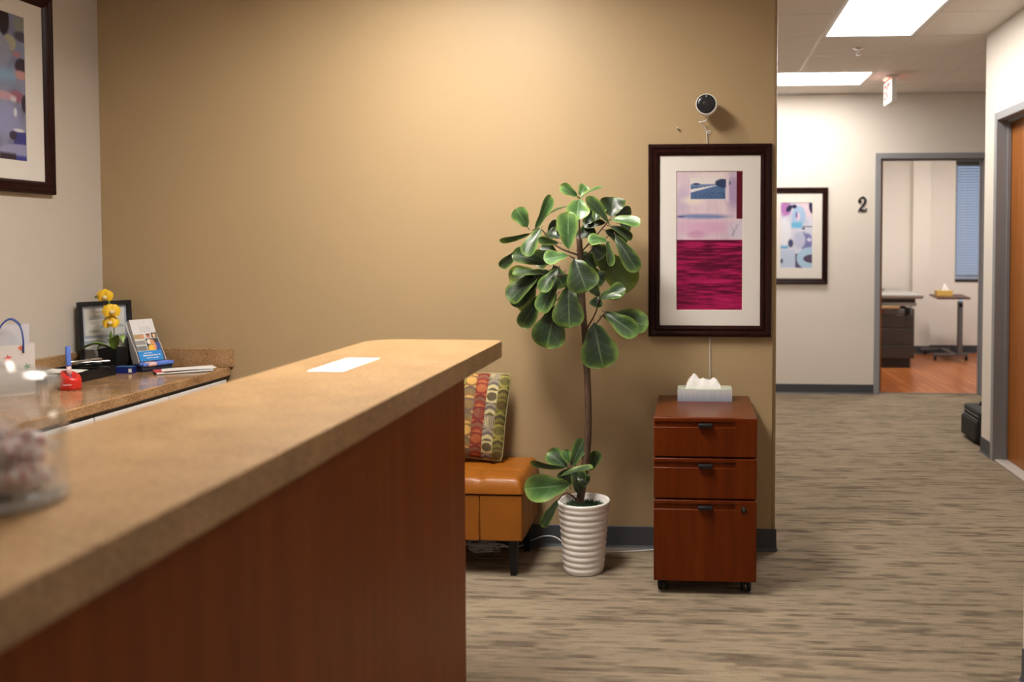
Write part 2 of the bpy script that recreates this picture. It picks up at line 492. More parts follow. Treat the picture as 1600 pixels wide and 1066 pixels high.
bm = BM(); box(bm, XL-0.12, XL, -2.62, YW+0.12, 0, ZT)
struct('wall_left', bm, m_beige, label='beige painted wall')
bm = BM(); v = box(bm, XL, XR, YW, YW+0.12, 0, ZT)
es = [e for e in bm.edges if abs(e.verts[0].co.x-XR) < 1e-4 and abs(e.verts[1].co.x-XR) < 1e-4 and abs(e.verts[0].co.z-e.verts[1].co.z) > 1]
r_ = bmesh.ops.bevel(bm, geom=es, offset=0.018, segments=5, profile=0.5, affect='EDGES')
for f_ in r_['faces']: f_.smooth = True
struct('wall_back', bm, m_tan, label='tan accent wall')
bm = BM(); box(bm, XL-0.12, 1.16, -2.62, -2.5, 0, ZT); struct('wall_front', bm, m_beige)
bm = BM(); box(bm, -1.32, -1.2, YW+0.12, YF, 0, ZT); struct('wall_corridor_side', bm, m_cream)
# far wall with a door opening
DX0, DX1, DZ = 1.698, 2.612, 2.15
bm = BM()
box(bm, -1.32, DX0-0.045, YF, YF+0.12, 0, ZT); box(bm, DX1+0.045, 3.62, YF, YF+0.12, 0, ZT); box(bm, DX0-0.045, DX1+0.045, YF, YF+0.12, DZ+0.045, ZT)
struct('wall_far', bm, m_cream, label='cream corridor wall with a doorway')
# right wall with a closed door, and its return
RY0, RY1, RZ = 4.915, 5.830, 2.15
bm = BM()
box(bm, XC, XC+0.12, 2.88, RY0-0.045, 0, ZT); box(bm, XC, XC+0.12, RY1+0.045, 6.09, 0, ZT); box(bm, XC, XC+0.12, RY0-0.045, RY1+0.045, RZ+0.045, ZT)
box(bm, XC+0.12, 3.62, 5.97, 6.09, 0, ZT)
struct('wall_right', bm, m_cream, label='cream wall with a wooden door')
bm = BM(); box(bm, 3.5, 3.62, 6.09, YF, 0, ZT); struct('wall_corridor_end', bm, m_cream)
bm = BM(); box(bm, 1.041, 1.16, -2.5, 2.88, 0, ZT); box(bm, 1.16, XC+0.12, 2.76, 2.88, 0, ZT)
struct('wall_right_near', bm, m_cream)

# baseboards
def cove(bm, p, q, nrm, h=0.10):
    """cove base from p to q (xy), standing out along nrm"""
    prof = [(0, 0), (0.014, 0), (0.010, 0.004), (0.005, 0.014), (0.004, h-0.003), (0.002, h), (0, h)]
    n = Vector((*nrm, 0)); rings = []
    for e in (p, q): rings.append([bm.verts.new(Vector((*e, 0))+n*d+Vector((0, 0, z))) for d, z in prof])
    k = len(prof)
    for i in range(k): bm.faces.new((rings[0][i], rings[0][(i+1) % k], rings[1][(i+1) % k], rings[1][i]))
    bm.faces.new(rings[0][::-1]); bm.faces.new(rings[1])
    bmesh.ops.recalc_face_normals(bm, faces=bm.faces)
bm = BM(); cove(bm, (XL, YW), (XR+0.004, YW), (0, -1)); cove(bm, (XR, YW), (XR, YW+0.12), (1, 0)); struct('baseboard_back', bm, m_base)
bm = BM(); cove(bm, (XL, -2.5), (XL, YW), (1, 0)); struct('baseboard_left', bm, m_base)
bm = BM(); cove(bm, (-1.2, YF), (1.648, YF), (0, -1), 0.088); cove(bm, (2.664, YF), (3.5, YF), (0, -1), 0.088); struct('baseboard_far', bm, m_base)
bm = BM(); cove(bm, (XC, 5.88), (XC, 6.09), (-1, 0)); cove(bm, (XC, 2.88), (XC, 4.865), (-1, 0)); cove(bm, (XC, 6.09), (3.5, 6.09), (0, 1)); struct('baseboard_right', bm, m_base)
bm = BM(); cove(bm, (1.041, -2.5), (1.041, 2.88), (-1, 0)); cove(bm, (1.041, 2.88), (XC, 2.88), (0, 1)); struct('baseboard_right_near', bm, m_base)

# ------------------------------------------------------------------ ceiling
G = 0.6096; GX, GY = 0.8386, 5.487
ceil = struct('ceiling', bxo(-2.90, 3.62, -2.65, 8.50, H+0.25, H+0.31), m_tile, label='suspended ceiling of square tiles')
cols = range(-6, 5); rows = range(-13, 5)
LIGHTS = []   # (x0,x1,y0,y1,label)
def cell(ix, iy, nx, ny): return (GX+ix*G, GX+(ix+nx)*G, GY+iy*G, GY+(iy+ny)*G)
light_cells = {}
def reserve(ix, iy, nx, ny, spec):
    for a in range(nx):
        for c in range(ny): light_cells[(ix+a, iy+c)] = 1
    LIGHTS.append((cell(ix, iy, nx, ny), spec))
reserve(0, -1, 1, 2, ('hall', 'flat ceiling light panel long way down the corridor before the sprinkler'))
reserve(-1, 3, 2, 1, ('hall', 'flat ceiling light panel set crosswise by the far corridor wall'))
for a_ in (-4, -3):
    for c_ in (-6, -5, -4): light_cells[(a_, c_)] = 1
FY0, FY1 = GY-5.45*G, GY-3.45*G
LIGHTS.append(((GX-3.5*G, GX-2.5*G, FY0, FY1), ('wall', 'ceiling light panel washing the tan wall above the leather bench')))
reserve(-4, -9, 2, 1, ('room', 'ceiling light panel over the reception counter'))
reserve(0, -7, 1, 2, ('room', 'added unseen fill light panel over the carpet beside the near wall corner'))  # unseen fill panel, added to light the floor and cabinet front
reserve(-2, -12, 2, 1, ('room', 'ceiling light panel near the entrance wall'))
tile_me = bpy.data.meshes.new('ceiling_tile')
bm = bxo(-G/2+0.004, G/2-0.004, -G/2+0.004, G/2-0.004, 0, 0.016, 0.003, 1); bm.to_mesh(tile_me); bm.free()
for ix in cols:
    for iy in rows:
        if (ix, iy) in light_cells: continue
        x0, x1, y0, y1 = cell(ix, iy, 1, 1)
        if x1 > 3.65 or y0 > 8.3 or y1 < -2.5: continue
        if iy == 4: continue
        obj('ceiling_tile', tile_me, m_tile, ceil, ((x0+x1)/2, (y0+y1)/2, H))
half_me = bpy.data.meshes.new('ceiling_tile_half')
bm = bxo(-G/4+0.003, G/4-0.003, -G/2+0.004, G/2-0.004, 0, 0.016, 0.003, 1); bm.to_mesh(half_me); bm.free()
for xq in (GX-3.75*G, GX-2.25*G):
    for yq in (GY-5.5*G, GY-4.5*G, GY-3.5*G): obj('ceiling_tile', half_me, m_tile, ceil, (xq, yq, H))
for ya, yb2 in ((GY-6*G, FY0), (FY1, GY-3*G)):
    obj('ceiling_tile', bxo(GX-3.5*G+0.004, GX-2.5*G-0.004, ya+0.004, yb2-0.004, H, H+0.016, 0.003, 1), m_tile, ceil)
# cut row of tiles along the far wall
part_me = bpy.data.meshes.new('ceiling_tile_cut')
yb = GY+4*G
bm = bxo(-G/2+0.004, G/2-0.004, 0.004, YF-yb, 0, 0.016, 0.003, 1); bm.to_mesh(part_me); bm.free()
for ix in range(-4, 5):
    x0 = GX+ix*G
    obj('ceiling_tile', part_me, m_tile, ceil, (x0+G/2, yb, H))
def spans(lo, hi, cuts):
    out = []; p0 = lo
    for c0, c1 in sorted(cuts):
        if c0 > p0: out.append((p0, c0))
        p0 = max(p0, c1)
    if hi > p0: out.append((p0, hi))
    return out
for ix in range(-6, 6):
    x = GX+ix*G
    if x > 3.6: continue
    for ya, yb2 in spans(-2.5, YF, [(c[2], c[3]) for c, q in LIGHTS if c[0]+0.02 < x < c[1]-0.02]):
        obj('grid_bar', bxo(x-0.010, x+0.010, ya, yb2, H-0.0005, H+0.004), m_tee, ceil)
for iy in range(-13, 5):
    y = GY+iy*G
    for xa, xb in spans(-2.82, 3.5, [(c[0], c[1]) for c, q in LIGHTS if c[2]+0.02 < y < c[3]-0.02]):
        obj('grid_bar', bxo(xa, xb, y-0.010, y+0.010, H-0.0009, H+0.0036), m_tee, ceil)

power = {'hall': PANEL_HALL, 'wall': PANEL_WALL, 'room': PANEL_ROOM}
def troffer(c, kind, label, z=H, group='flat ceiling light panels'):
    x0, x1, y0, y1 = c
    t = thing('ceiling_light', label, 'ceiling light', ((x0+x1)/2, (y0+y1)/2, z), 0, group)
    hx, hy = (x1-x0)/2-0.011, (y1-y0)/2-0.011
    bm = BM(); w = 0.022; dz = 0.17 if kind == 'wall' else 0.0
    for a in ((-hx, hx, -hy, -hy+w), (-hx, hx, hy-w, hy), (-hx, -hx+w, -hy+w, hy-w), (hx-w, hx, -hy+w, hy-w)):
        box(bm, a[0], a[1], a[2], a[3], -0.002, 0.03+dz)
    obj('frame', bm, m_white, t)
    obj('housing', bxo(-hx, hx, -hy, hy, 0.032+dz, 0.06+dz), m_white, t)
    obj('diffuser', bxo(-hx+w, hx-w, -hy+w, hy-w, 0.004+dz, 0.012+dz), emit('lit_diffuser_'+kind, PANEL_COLOR, power[kind]), t)
    return t
for c, (kind, label) in LIGHTS: troffer(c, kind, label)

# ------------------------------------------------------------------ exam room shell
EX0, EX1, EY1 = 1.10, 4.05, 11.60
m_exwall = wall_mat('exam_room_paint', (0.80, 0.75, 0.69))
bm = BM(); box(bm, EX0-0.1, EX0, YF+0.12, EY1+0.1, 0, ZT); struct('wall_exam_left', bm, m_exwall)
bm = BM(); box(bm, EX1, EX1+0.1, YF+0.12, EY1+0.1, 0, ZT); struct('wall_exam_right', bm, m_exwall)
WX0, WX1, WZ0, WZ1 = 3.285, 3.95, 0.93, 2.42
bm = BM()
box(bm, EX0, WX0, EY1, EY1+0.1, 0, ZT); box(bm, WX1, EX1, EY1, EY1+0.1, 0, ZT)
box(bm, WX0, WX1, EY1, EY1+0.1, 0, WZ0); box(bm, WX0, WX1, EY1, EY1+0.1, WZ1, ZT)
box(bm, 2.735, 2.955, EY1-0.11, EY1, 0, ZT)
struct('wall_exam_back', bm, m_exwall, label='cream exam room wall with a square column')
struct('ceiling_exam', bxo(EX0-0.1, EX1+0.1, YF+0.12, EY1+0.1, H, H+0.08), m_tile)
bm = BM(); cove(bm, (2.955, EY1), (EX1, EY1), (0, -1)); cove(bm, (EX0, EY1), (2.735, EY1), (0, -1)); cove(bm, (2.735, EY1-0.11), (2.955, EY1-0.11), (0, -1))
struct('baseboard_exam', bm, m_base)
ex_floor = struct('floor_exam', bxo(EX0, EX1, 8.42, EY1, -0.06, -0.008), mat('subfloor', (0.10, 0.045, 0.02), 0.7), label='orange-brown wood plank floor')
random.seed(4)
planks = [wood_mat('oak_plank_%d' % k, tuple(q*0.72 for q in c), c, 'y', 0.30, 0.6) for k, c in enumerate(((0.43, 0.140, 0.040), (0.48, 0.165, 0.052), (0.39, 0.122, 0.034)))]
pw = 0.085; x = EX0
while x < EX1-0.01:
    y = 8.425; first = True
    while y < EY1-0.02:
        ln = random.uniform(0.35, 0.9) if first else 0.95
        first = False
        y2 = min(y+ln, EY1)
        obj('plank', bxo(x+0.001, min(x+pw, EX1)-0.001, y+0.001, y2-0.001, -0.008, 0, 0.0012, 1), random.choice(planks), ex_floor)
        y = y2
    x += pw
obj('threshold_strip', bxo(DX0, DX1, 8.40, 8.424, 0, 0.006, 0.002, 1), m_steel, ex_floor)
power['exam'] = PANEL_EXAM
troffer((2.1, 3.32, 9.5, 10.11), 'exam', 'ceiling light panel in the exam room', H-0.065)

# window with blind
win = bpy.data.objects.new('window_1', None); COL.objects.link(win); win['kind'] = 'structure'
win['label'] = 'dark framed exam room window'
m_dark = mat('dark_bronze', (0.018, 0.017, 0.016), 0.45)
bm = BM(); fw = 0.05
for a in ((WX0, WX1, WZ0, WZ0+fw), (WX0, WX1, WZ1-fw, WZ1), (WX0, WX0+fw*0.5, WZ0, WZ1), (WX1-fw*0.5, WX1, WZ0, WZ1)):
    box(bm, a[0], a[1], EY1+0.03, EY1+0.09, a[2], a[3])
obj('window_frame', bm, m_dark, win)
obj('pane', bxo(WX0+0.025, WX1-0.025, EY1+0.058, EY1+0.062, WZ0+fw, WZ1-fw), m_pane, win)
obj('window_sill', bxo(WX0, WX1, EY1-0.012, EY1+0.03, WZ0-0.03, WZ0), m_dark, win)
bl = thing('window_blind', 'pale horizontal slat blind over the exam room window', 'blind', ((WX0+WX1)/2, EY1+0.012, WZ0))
hw = (WX1-WX0)/2-0.006
m_slat = mat('blind_slat', (0.34, 0.40, 0.52), 0.5, Transmission_Weight=0.0)
obj('headrail', bxo(-hw, hw, -0.016, 0.016, WZ1-WZ0-0.055, WZ1-WZ0-0.02), m_dark, bl)
slat_me = bpy.data.meshes.new('slat')
bm = BM(); box(bm, -hw, hw, -0.0165, 0.0165, -0.0005, 0.0005, M=Matrix.Rotation(math.radians(52), 4, 'X')); bm.to_mesh(slat_me); bm.free()
zz = 0.03
while zz < WZ1-WZ0-0.065:
    obj('slat', slat_me, m_slat, bl, (0, 0, zz)); zz += 0.034
obj('bottom_rail', bxo(-hw, hw, -0.012, 0.012, 0.004, 0.016), m_slat, bl)
for x in (-hw+0.10, hw-0.10):
    bm = BM(); tube(bm, [(x, -0.014, 0.01), (x, -0.014, WZ1-WZ0-0.04)], 0.0012, 5); obj('lift_cord', bm, m_white, bl)

# ------------------------------------------------------------------ doors
def door_frame(root, length, zt, depth, fw=0.05):
    """local: opening from 0..length along x, wall face at y=0, wall runs to y=+depth"""
    bm = BM()
    box(bm, -fw, 0, -0.012, depth+0.012, 0, zt+fw, 0.003, 1)
    obj('jamb', bm, m_frame_grey, root)
    bm = BM(); box(bm, length, length+fw, -0.012, depth+0.012, 0, zt+fw, 0.003, 1); obj('jamb', bm, m_frame_grey, root)
    bm = BM(); box(bm, 0, length, -0.012, depth+0.012, zt, zt+fw, 0.003, 1); obj('head', bm, m_frame_grey, root)
    bm = BM()
    box(bm, 0, 0.016, depth*0.45, depth*0.62, 0, zt); box(bm, length-0.016, length, depth*0.45, depth*0.62, 0, zt); box(bm, 0.016, length-0.016, depth*0.45, depth*0.62, zt-0.016, zt)
    obj('door_stop', bm, m_frame_grey, root)
d1 = bpy.data.objects.new('door_1', None); COL.objects.link(d1); d1['kind'] = 'structure'; d1.location = (DX0, YF, 0)
d1['label'] = 'grey steel door frame with the wooden door swung into the exam room'
door_frame(d1, DX1-DX0, DZ, 0.12)
obj('door_leaf', bxo(0.002, 0.046, 0.135, 1.04, 0.01, DZ-0.01, 0.002, 1), m_doorwood, d1)
for z in (0.25, 1.10, 1.95):
    bm = BM(); box(bm, 0.0, 0.030, 0.128, 0.134, z-0.055, z+0.055)
    lathe(bm, [(0.008, z-0.055), (0.008, z+0.055)], 10, M=Matrix.Translation((0.004, 0.124, 0))); obj('hinge', bm, m_steel, d1)
d2 = bpy.data.objects.new('door_2', None); COL.objects.link(d2); d2['kind'] = 'structure'
d2.location = (XC, RY1, 0); d2.rotation_euler = (0, 0, -PI/2)
d2['label'] = 'closed wooden door in a grey steel frame'
door_frame(d2, RY1-RY0, RZ, 0.12)
obj('door_leaf', bxo(0.003, RY1-RY0-0.003, 0.078, 0.122, 0.012, RZ-0.003, 0.002, 1), m_doorwood, d2)
obj('threshold', bxo(0, RY1-RY0, 0.0, 0.12, 0, 0.010, 0.004, 1), mat('threshold_stone', (0.50, 0.46, 0.42), 0.5), d2)
bm = BM(); x = RY1-RY0-0.07
lathe(bm, [(0.028, 0), (0.028, 0.008), (0.012, 0.010), (0.012, 0.045)], 20, M=Matrix.Translation((x, 0.078, 1.0)) @ Matrix.Rotation(PI/2, 4, 'X'))
tube(bm, [(x, 0.036, 1.0), (x-0.02, 0.034, 1.0), (x-0.11, 0.036, 1.0)], 0.009, 10)
obj('lever_handle', bm, m_chrome, d2)

# ================================================================== RECEPTION COUNTER
CT = 1.07
t = thing('reception_counter', 'cherry panelled reception counter with a thick speckled top', 'counter', (-0.74, 1.0, 0))
def slab_outline():
    x0, x1, y0, y1 = -1.022, -0.598, -1.3, 2.815
    pts = [(x0, y0), (x1, y0)]
    def arc(cx, cy, r, a0, a1, n): return [(cx+r*math.cos(math.radians(a0+(a1-a0)*i/n)), cy+r*math.sin(math.radians(a0+(a1-a0)*i/n))) for i in range(n+1)]
    pts += arc(x1-0.035, y1-0.035, 0.035, 0, 90, 6) + arc(x0+0.09, y1-0.09, 0.09, 90, 180, 10)
    return pts
bm = BM()
P_ = slab_outline()
a = [bm.verts.new((x+0.74, y-1.0, CT-0.05)) for x, y in P_]; b_ = [bm.verts.new((x+0.74, y-1.0, CT)) for x, y in P_]
bm.faces.new(a[::-1]); ft = bm.faces.new(b_)
for i in range(len(P_)): bm.faces.new((a[i], a[(i+1) % len(P_)], b_[(i+1) % len(P_)], b_[i]))
bmesh.ops.bevel(bm, geom=[e for e in bm.edges if abs(e.verts[0].co.z-e.verts[1].co.z) < 1e-5], offset=0.0015, segments=1, profile=0.5, affect='EDGES')
obj('countertop', bm, m_granite, t)
obj('front_panel', bxo(-0.635+0.74-0.02, -0.635+0.74, -2.3, 1.465, 0.10, CT-0.05, 0.002, 1), m_panel, t)
obj('end_panel', bxo(-0.90+0.74, -0.635+0.74-0.02, 1.445, 1.465, 0.10, CT-0.05, 0.002, 1), m_panel, t)
obj('back_panel', bxo(-0.90+0.74, -0.88+0.74, -2.3, 1.445, 0.10, CT-0.05, 0.002, 1), m_panel, t)
obj('toe_kick', bxo(-0.89+0.74, -0.65+0.74, -2.3, 1.45, 0, 0.10), m_base, t)
# card on the counter
t = obj('printed_card', bxo(-0.045, 0.045, -0.128, 0.128, 0, 0.0015), m_paper, None, (-0.873, 2.207, CT), (0, 0, math.radians(0)))
tag(t, 'small white paper lying on the reception countertop', 'paper')

# ================================================================== CANDY JAR
JX, JY = -0.806, 0.995
jar = thing('candy_jar', 'clear glass lidded candy jar on the reception countertop', 'jar', (JX, JY, CT))
bm = BM()
lathe(bm, [(0.001, 0), (0.060, 0), (0.066, 0.006), (0.067, 0.02), (0.067, 0.088), (0.064, 0.104), (0.055, 0.116), (0.050, 0.122), (0.052, 0.130), (0.049, 0.131),
           (0.047, 0.122), (0.052, 0.113), (0.060, 0.102), (0.0635, 0.087), (0.0635, 0.021), (0.060, 0.012), (0.001, 0.010)], 48, cap=False)
obj('jar_body', bm, m_glass, jar)
bm = BM()
lathe(bm, [(0.001, 0.131), (0.052, 0.132), (0.060, 0.136), (0.061, 0.142), (0.052, 0.152), (0.030, 0.158), (0.014, 0.160), (0.012, 0.166), (0.001, 0.167)], 40, cap=False)
obj('jar_lid', bm, m_glass_lid, jar)
bm = BM(); lathe(bm, [(0.001, 0.0004), (0.059, 0.0004), (0.0645, 0.006), (0.0645, 0.010), (0.001, 0.0098)], 40, cap=False); obj('jar_base', bm, m_glass_lid, jar)
m_candy = mat('peppermint', (0.8, 0.8, 0.8), 0.25)
def candy_nodes(m):
    N, L, b = nodes(m); tc = N.new('ShaderNodeTexCoord'); s = N.new('ShaderNodeSeparateXYZ'); L.new(tc.outputs['Object'], s.inputs[0])
    an = mathn(m, 'ARCTAN2', s.outputs['Y'], s.outputs['X']); r = mathn(m, 'SQRT', mathn(m, 'ADD', mathn(m, 'MULTIPLY', s.outputs['X'], s.outputs['X']), mathn(m, 'MULTIPLY', s.outputs['Y'], s.outputs['Y'])))
    f = mathn(m, 'SINE', mathn(m, 'ADD', mathn(m, 'MULTIPLY', an, 6.0), mathn(m, 'MULTIPLY', r, 150.0)))
    base(m, ramp(m, f, [(0.60, (0.90, 0.84, 0.83)), (0.72, (0.55, 0.07, 0.10))]))
candy_nodes(m_candy)
m_wrap = mat('clear_wrapper', (0.90, 0.86, 0.87), 0.2, Alpha=0.6)
cme = bpy.data.meshes.new('candy')
bm = BM(); lathe(bm, [(0.0005, -0.0045), (0.008, -0.0045), (0.0105, -0.002), (0.0105, 0.002), (0.008, 0.0045), (0.0005, 0.0045)], 20, cap=False); bm.to_mesh(cme); bm.free()
wme = bpy.data.meshes.new('wrapper')
bm = BM()
n = 9; c = bm.verts.new((0.0105, 0, 0)); ring = []
for k in range(n):
    a_ = 2*PI*k/n; ring.append(bm.verts.new((0.0165+0.002*(k % 2), 0.006*math.cos(a_), 0.0045*math.sin(a_))))
for k in range(n): bm.faces.new((c, ring[k], ring[(k+1) % n]))
bm.to_mesh(wme); bm.free()
random.seed(11)
spots = []
for layer in range(6):
    n = (7, 6, 6, 5, 3, 1)[layer]
    for k in range(n):
        a_ = 2*PI*(k+0.35*layer)/n + random.uniform(-0.15, 0.15)
        r = random.uniform(0.030, 0.041) if k % 3 else random.uniform(0.004, 0.020)
        spots.append((r*math.cos(a_), r*math.sin(a_), 0.021+layer*0.0125+random.uniform(-0.001, 0.001)))
for i, (x, y, z) in enumerate(spots):
    c = obj('peppermint_candy', cme, m_candy, None, (JX+x, JY+y, CT+z), (random.uniform(-0.5, 0.5), random.uniform(-0.5, 0.5), random.uniform(0, 6)))
    c.scale = (1.5, 1.5, 1.5)
    tag(c, 'red and white wrapped peppermint candy inside the glass jar', 'candy', 'peppermints in the candy jar')
    obj('wrapper_twist', wme, m_wrap, c); obj('wrapper_twist', wme, m_wrap, c, None, (0, 0, PI))

# ================================================================== BACK WORKTOP ALONG THE LEFT WALL
WT = 0.806; WXF = -2.132
t = thing('worktop', 'speckled brown worktop along the beige wall', 'worktop', (-2.44, 2.4, WT-0.04))
z0 = WT-0.04
obj('work_surface', bxo(XL+2.44+0.001, WXF+2.44, -1.9, YW-2.4-0.001, 0, 0.04, 0.005, 2), m_granite2, t)
struct('trim_1', bxo(XL+0.021, -2.121, YW-0.021, YW-0.001, WT+0.0005, WT+0.087, 0.002, 1), m_granite2, label='short speckled backsplash at the tan wall')
struct('trim_2', bxo(XL+0.001, XL+0.020, 0.5, YW-0.001, WT+0.0005, WT+0.087, 0.002, 1), m_granite2, label='speckled backsplash along the beige wall')
obj('edge_shadow_strip', bxo(-2.20+2.44, WXF+2.44-0.012, -1.9, YW-2.4-0.001, -0.010, -0.0005), m_dark, t)  # dark strip standing in for the shade under the worktop edge
yy = 4.0
cab_lab = ['white base cabinet at the tan wall end under the speckled worktop', 'white base cabinet one place from the tan wall under the worktop', 'white base cabinet two places from the tan wall under the worktop', 'white base cabinet three places from the tan wall under the worktop', 'white base cabinet four places from the tan wall under the worktop']
for k in range(5):
    y1, y0 = yy-0.46*k, yy-0.46*(k+1)
    t = thing('base_cabinet', cab_lab[k], 'cabinet', (-2.44, (y0+y1)/2, 0), 0, 'white cabinets under the worktop')
    hy = 0.229
    obj('body', bxo(XL+2.44+0.016, -2.16+2.44, -hy, hy, 0.09, 0.755), m_lam, t)
    obj('toe_kick', bxo(XL+2.44+0.016, -2.22+2.44, -hy, hy, 0, 0.09), m_base, t)
    dr = obj('drawer', bxo(-2.16+2.44, -2.141+2.44, -hy+0.002, hy-0.002, 0.60, 0.752, 0.002, 1), m_lam, t)
    bm = BM(); tube(bm, [(-2.141+2.44, -0.05, 0.68), (-2.118+2.44, -0.05, 0.68), (-2.118+2.44, 0.05, 0.68), (-2.141+2.44, 0.05, 0.68)], 0.004, 8); obj('handle', bm, m_chrome, dr)
    dr = obj('door', bxo(-2.16+2.44, -2.141+2.44, -hy+0.002, hy-0.002, 0.10, 0.597, 0.002, 1), m_lam, t)
    bm = BM(); tube(bm, [(-2.141+2.44, 0.17, 0.45), (-2.118+2.44, 0.17, 0.45), (-2.118+2.44, 0.17, 0.55), (-2.141+2.44, 0.17, 0.55)], 0.004, 8); obj('handle', bm, m_chrome, dr)

# ------------------------------------------------------------------ gift bag
m_bag = mat('white_gift_bag', (0.74, 0.70, 0.68), 0.55)
m_blueh = mat('blue_cord', (0.022, 0.06, 0.26), 0.5)
def star(bm, cx, cz, R, r, n, y, rot=0.0):
    pts = []
    for k in range(2*n):
        q = R if k % 2 == 0 else r; a_ = rot+PI/2+PI*k/n
        pts.append((cx+q*math.cos(a_), cz+q*math.sin(a_)))
    prism(bm, pts, y-0.0006, y)
t = thing('gift_bag', 'white paper gift bag with coloured stars and a blue cord handle', 'gift bag', (-2.565, 3.225, WT), math.radians(36))
bm = BM(); w, d, h = 0.074, 0.038, 0.190
vo = [[bm.verts.new((sx*w*k, sy*d*k, z)) for sx, sy in ((-1, -1), (1, -1), (1, 1), (-1, 1))] for k, z in ((1, 0), (1, h), (0.985, h), (0.985, 0.003))]
bm.faces.new(vo[0][::-1])
for A, B in zip(vo, vo[1:]):
    for i in range(4): bm.faces.new((A[i], A[(i+1) % 4], B[(i+1) % 4], B[i]))
bm.faces.new(vo[3])
obj('bag_body', bm, m_bag, t)
for (x, z, R, r, n, c) in ((-0.008, 0.142, 0.014, 0.006, 5, 'red'), (0.050, 0.106, 0.015, 0.006, 6, 'green'), (0.032, 0.178, 0.011, 0.007, 7, 'coral')):
    bm = BM(); star(bm, x, z, R, r, n, -d-0.0002, 0.2)
    obj('star', bm, mat('star_'+c, {'red': (0.70, 0.06, 0.05), 'green': (0.08, 0.33, 0.17), 'coral': (0.75, 0.22, 0.14)}[c], 0.5), t)
for s_ in (-1, 1):
    bm = BM(); pts = [(-0.040, s_*d*0.9, h-0.03), (-0.040, s_*d*0.95, h+0.02), (-0.030, s_*d*0.6, h+0.07), (0, s_*d*0.45, h+0.096), (0.030, s_*d*0.6, h+0.07), (0.040, s_*d*0.95, h+0.02), (0.040, s_*d*0.9, h-0.03)]
    if s_ < 0: pts = [(x, y-0.006, z) for x, y, z in pts]
    tube(bm, pts, 0.0028, 8, 6); obj('handle', bm, m_blueh, t)
p = Paint(40, 50, (205, 203, 208)); p.rect(0, 1, 0.55, 1, (120, 150, 190), 0.1); p.ell(0.2, 0.72, 0.14, 0.1, (200, 200, 130), 0.3); p.ell(0.72, 0.8, 0.09, 0.2, (95, 70, 60), 0.3); p.ell(0.75, 0.9, 0.08, 0.1, (210, 160, 90), 0.3)
c = obj('greeting_card', p.mesh('greeting_card', 0.115, 0.16), printed('print_satin', 0.35), None, (-2.573, 3.236, WT+0.185), (math.radians(-6), 0, math.radians(36)))
tag(c, 'white and blue printed card sticking out of the gift bag', 'card')

# ------------------------------------------------------------------ red marker holder
m_red = mat('red_plastic', (0.55, 0.022, 0.015), 0.3)
m_bluemk = mat('blue_marker', (0.10, 0.19, 0.62), 0.4)
m_pink = mat('marker_label', (0.72, 0.50, 0.50), 0.5)
t = thing('marker_holder', 'squat red plastic pen stand on the worktop', 'pen holder', (-2.424, 3.352, WT), math.radians(-12))
bm = BM(); n = 28
ring = lambda k, zf: [bm.verts.new((0.037*k*math.cos(2*PI*i/n)*(1.0), 0.034*k*math.sin(2*PI*i/n), zf(math.cos(2*PI*i/n)))) for i in range(n)]
R_ = [ring(1.0, lambda c: 0), ring(1.05, lambda c: 0.010), ring(1.03, lambda c: 0.046-0.010*c), ring(0.93, lambda c: 0.060-0.014*c), ring(0.50, lambda c: 0.058-0.008*c), ring(0.44, lambda c: 0.030)]
bm.faces.new(R_[0][::-1])
for A, B in zip(R_, R_[1:]):
    for i in range(n): bm.faces.new((A[i], A[(i+1) % n], B[(i+1) % n], B[i])).smooth = True
bm.faces.new(R_[-1])
obj('stand_body', bm, m_red, t)
me = text_mesh('marker', 0.011, 0.0003); obj('lettering', me, m_paper, t, (0.020, -0.0335, 0.024), (PI/2-0.08, 0, 0.42))
def marker(loc, rot, label, standing=True):
    k = thing('marker_pen', label, 'marker', loc)
    k.rotation_euler = rot
    bm = BM(); lathe(bm, [(0.006, 0), (0.0085, 0.004), (0.0085, 0.022)], 16); obj('barrel_end', bm, m_bluemk, k)
    bm = BM(); lathe(bm, [(0.0087, 0.022), (0.0087, 0.060)], 16); obj('label_band', bm, m_pink, k)
    bm = BM(); lathe(bm, [(0.0092, 0.060), (0.0095, 0.066), (0.0090, 0.135), (0.0075, 0.138)], 16); obj('cap', bm, m_bluemk, k)
marker((-2.428, 3.350, WT+0.032), (0, -0.03, 0), 'blue marker pen standing upright in the red pen stand')

# ------------------------------------------------------------------ black tray with papers and pens
t = thing('desk_tray', 'low black desk tray in front of the orchid', 'tray', (-2.605, 3.625, WT))
bm = BM(); x0, x1, y0, y1, hh, w = -0.10, 0.10, -0.125, 0.125, 0.042, 0.004
box(bm, x0, x1, y0, y1, 0, 0.004)
for a_ in ((x0, x1, y0, y0+w), (x0, x1, y1-w, y1), (x0, x0+w, y0+w, y1-w), (x1-w, x1, y0+w, y1-w)): box(bm, *a_, 0.004, hh)
obj('tray_body', bm, m_black, t)
obj('divider', bxo(x0+w, x1-w, 0.02, 0.024, 0.004, 0.034), m_black, t)
random.seed(5)
for k, (x, y, z, a_) in enumerate(((-2.62, 3.565, 0.020, 0.3), (-2.60, 3.555, 0.030, 0.75), (-2.615, 3.572, 0.0385, 0.1))):
    s_ = obj('note_sheet', bxo(-0.075, 0.075, -0.05, 0.05, 0, 0.0015), m_paper, None, (x, y, WT+z), (0.02*(k-1), 0.03, a_))
    tag(s_, ('lowest', 'middle', 'topmost')[k]+' white paper slip in the pile in the black desk tray', 'paper', 'slips in the desk tray')
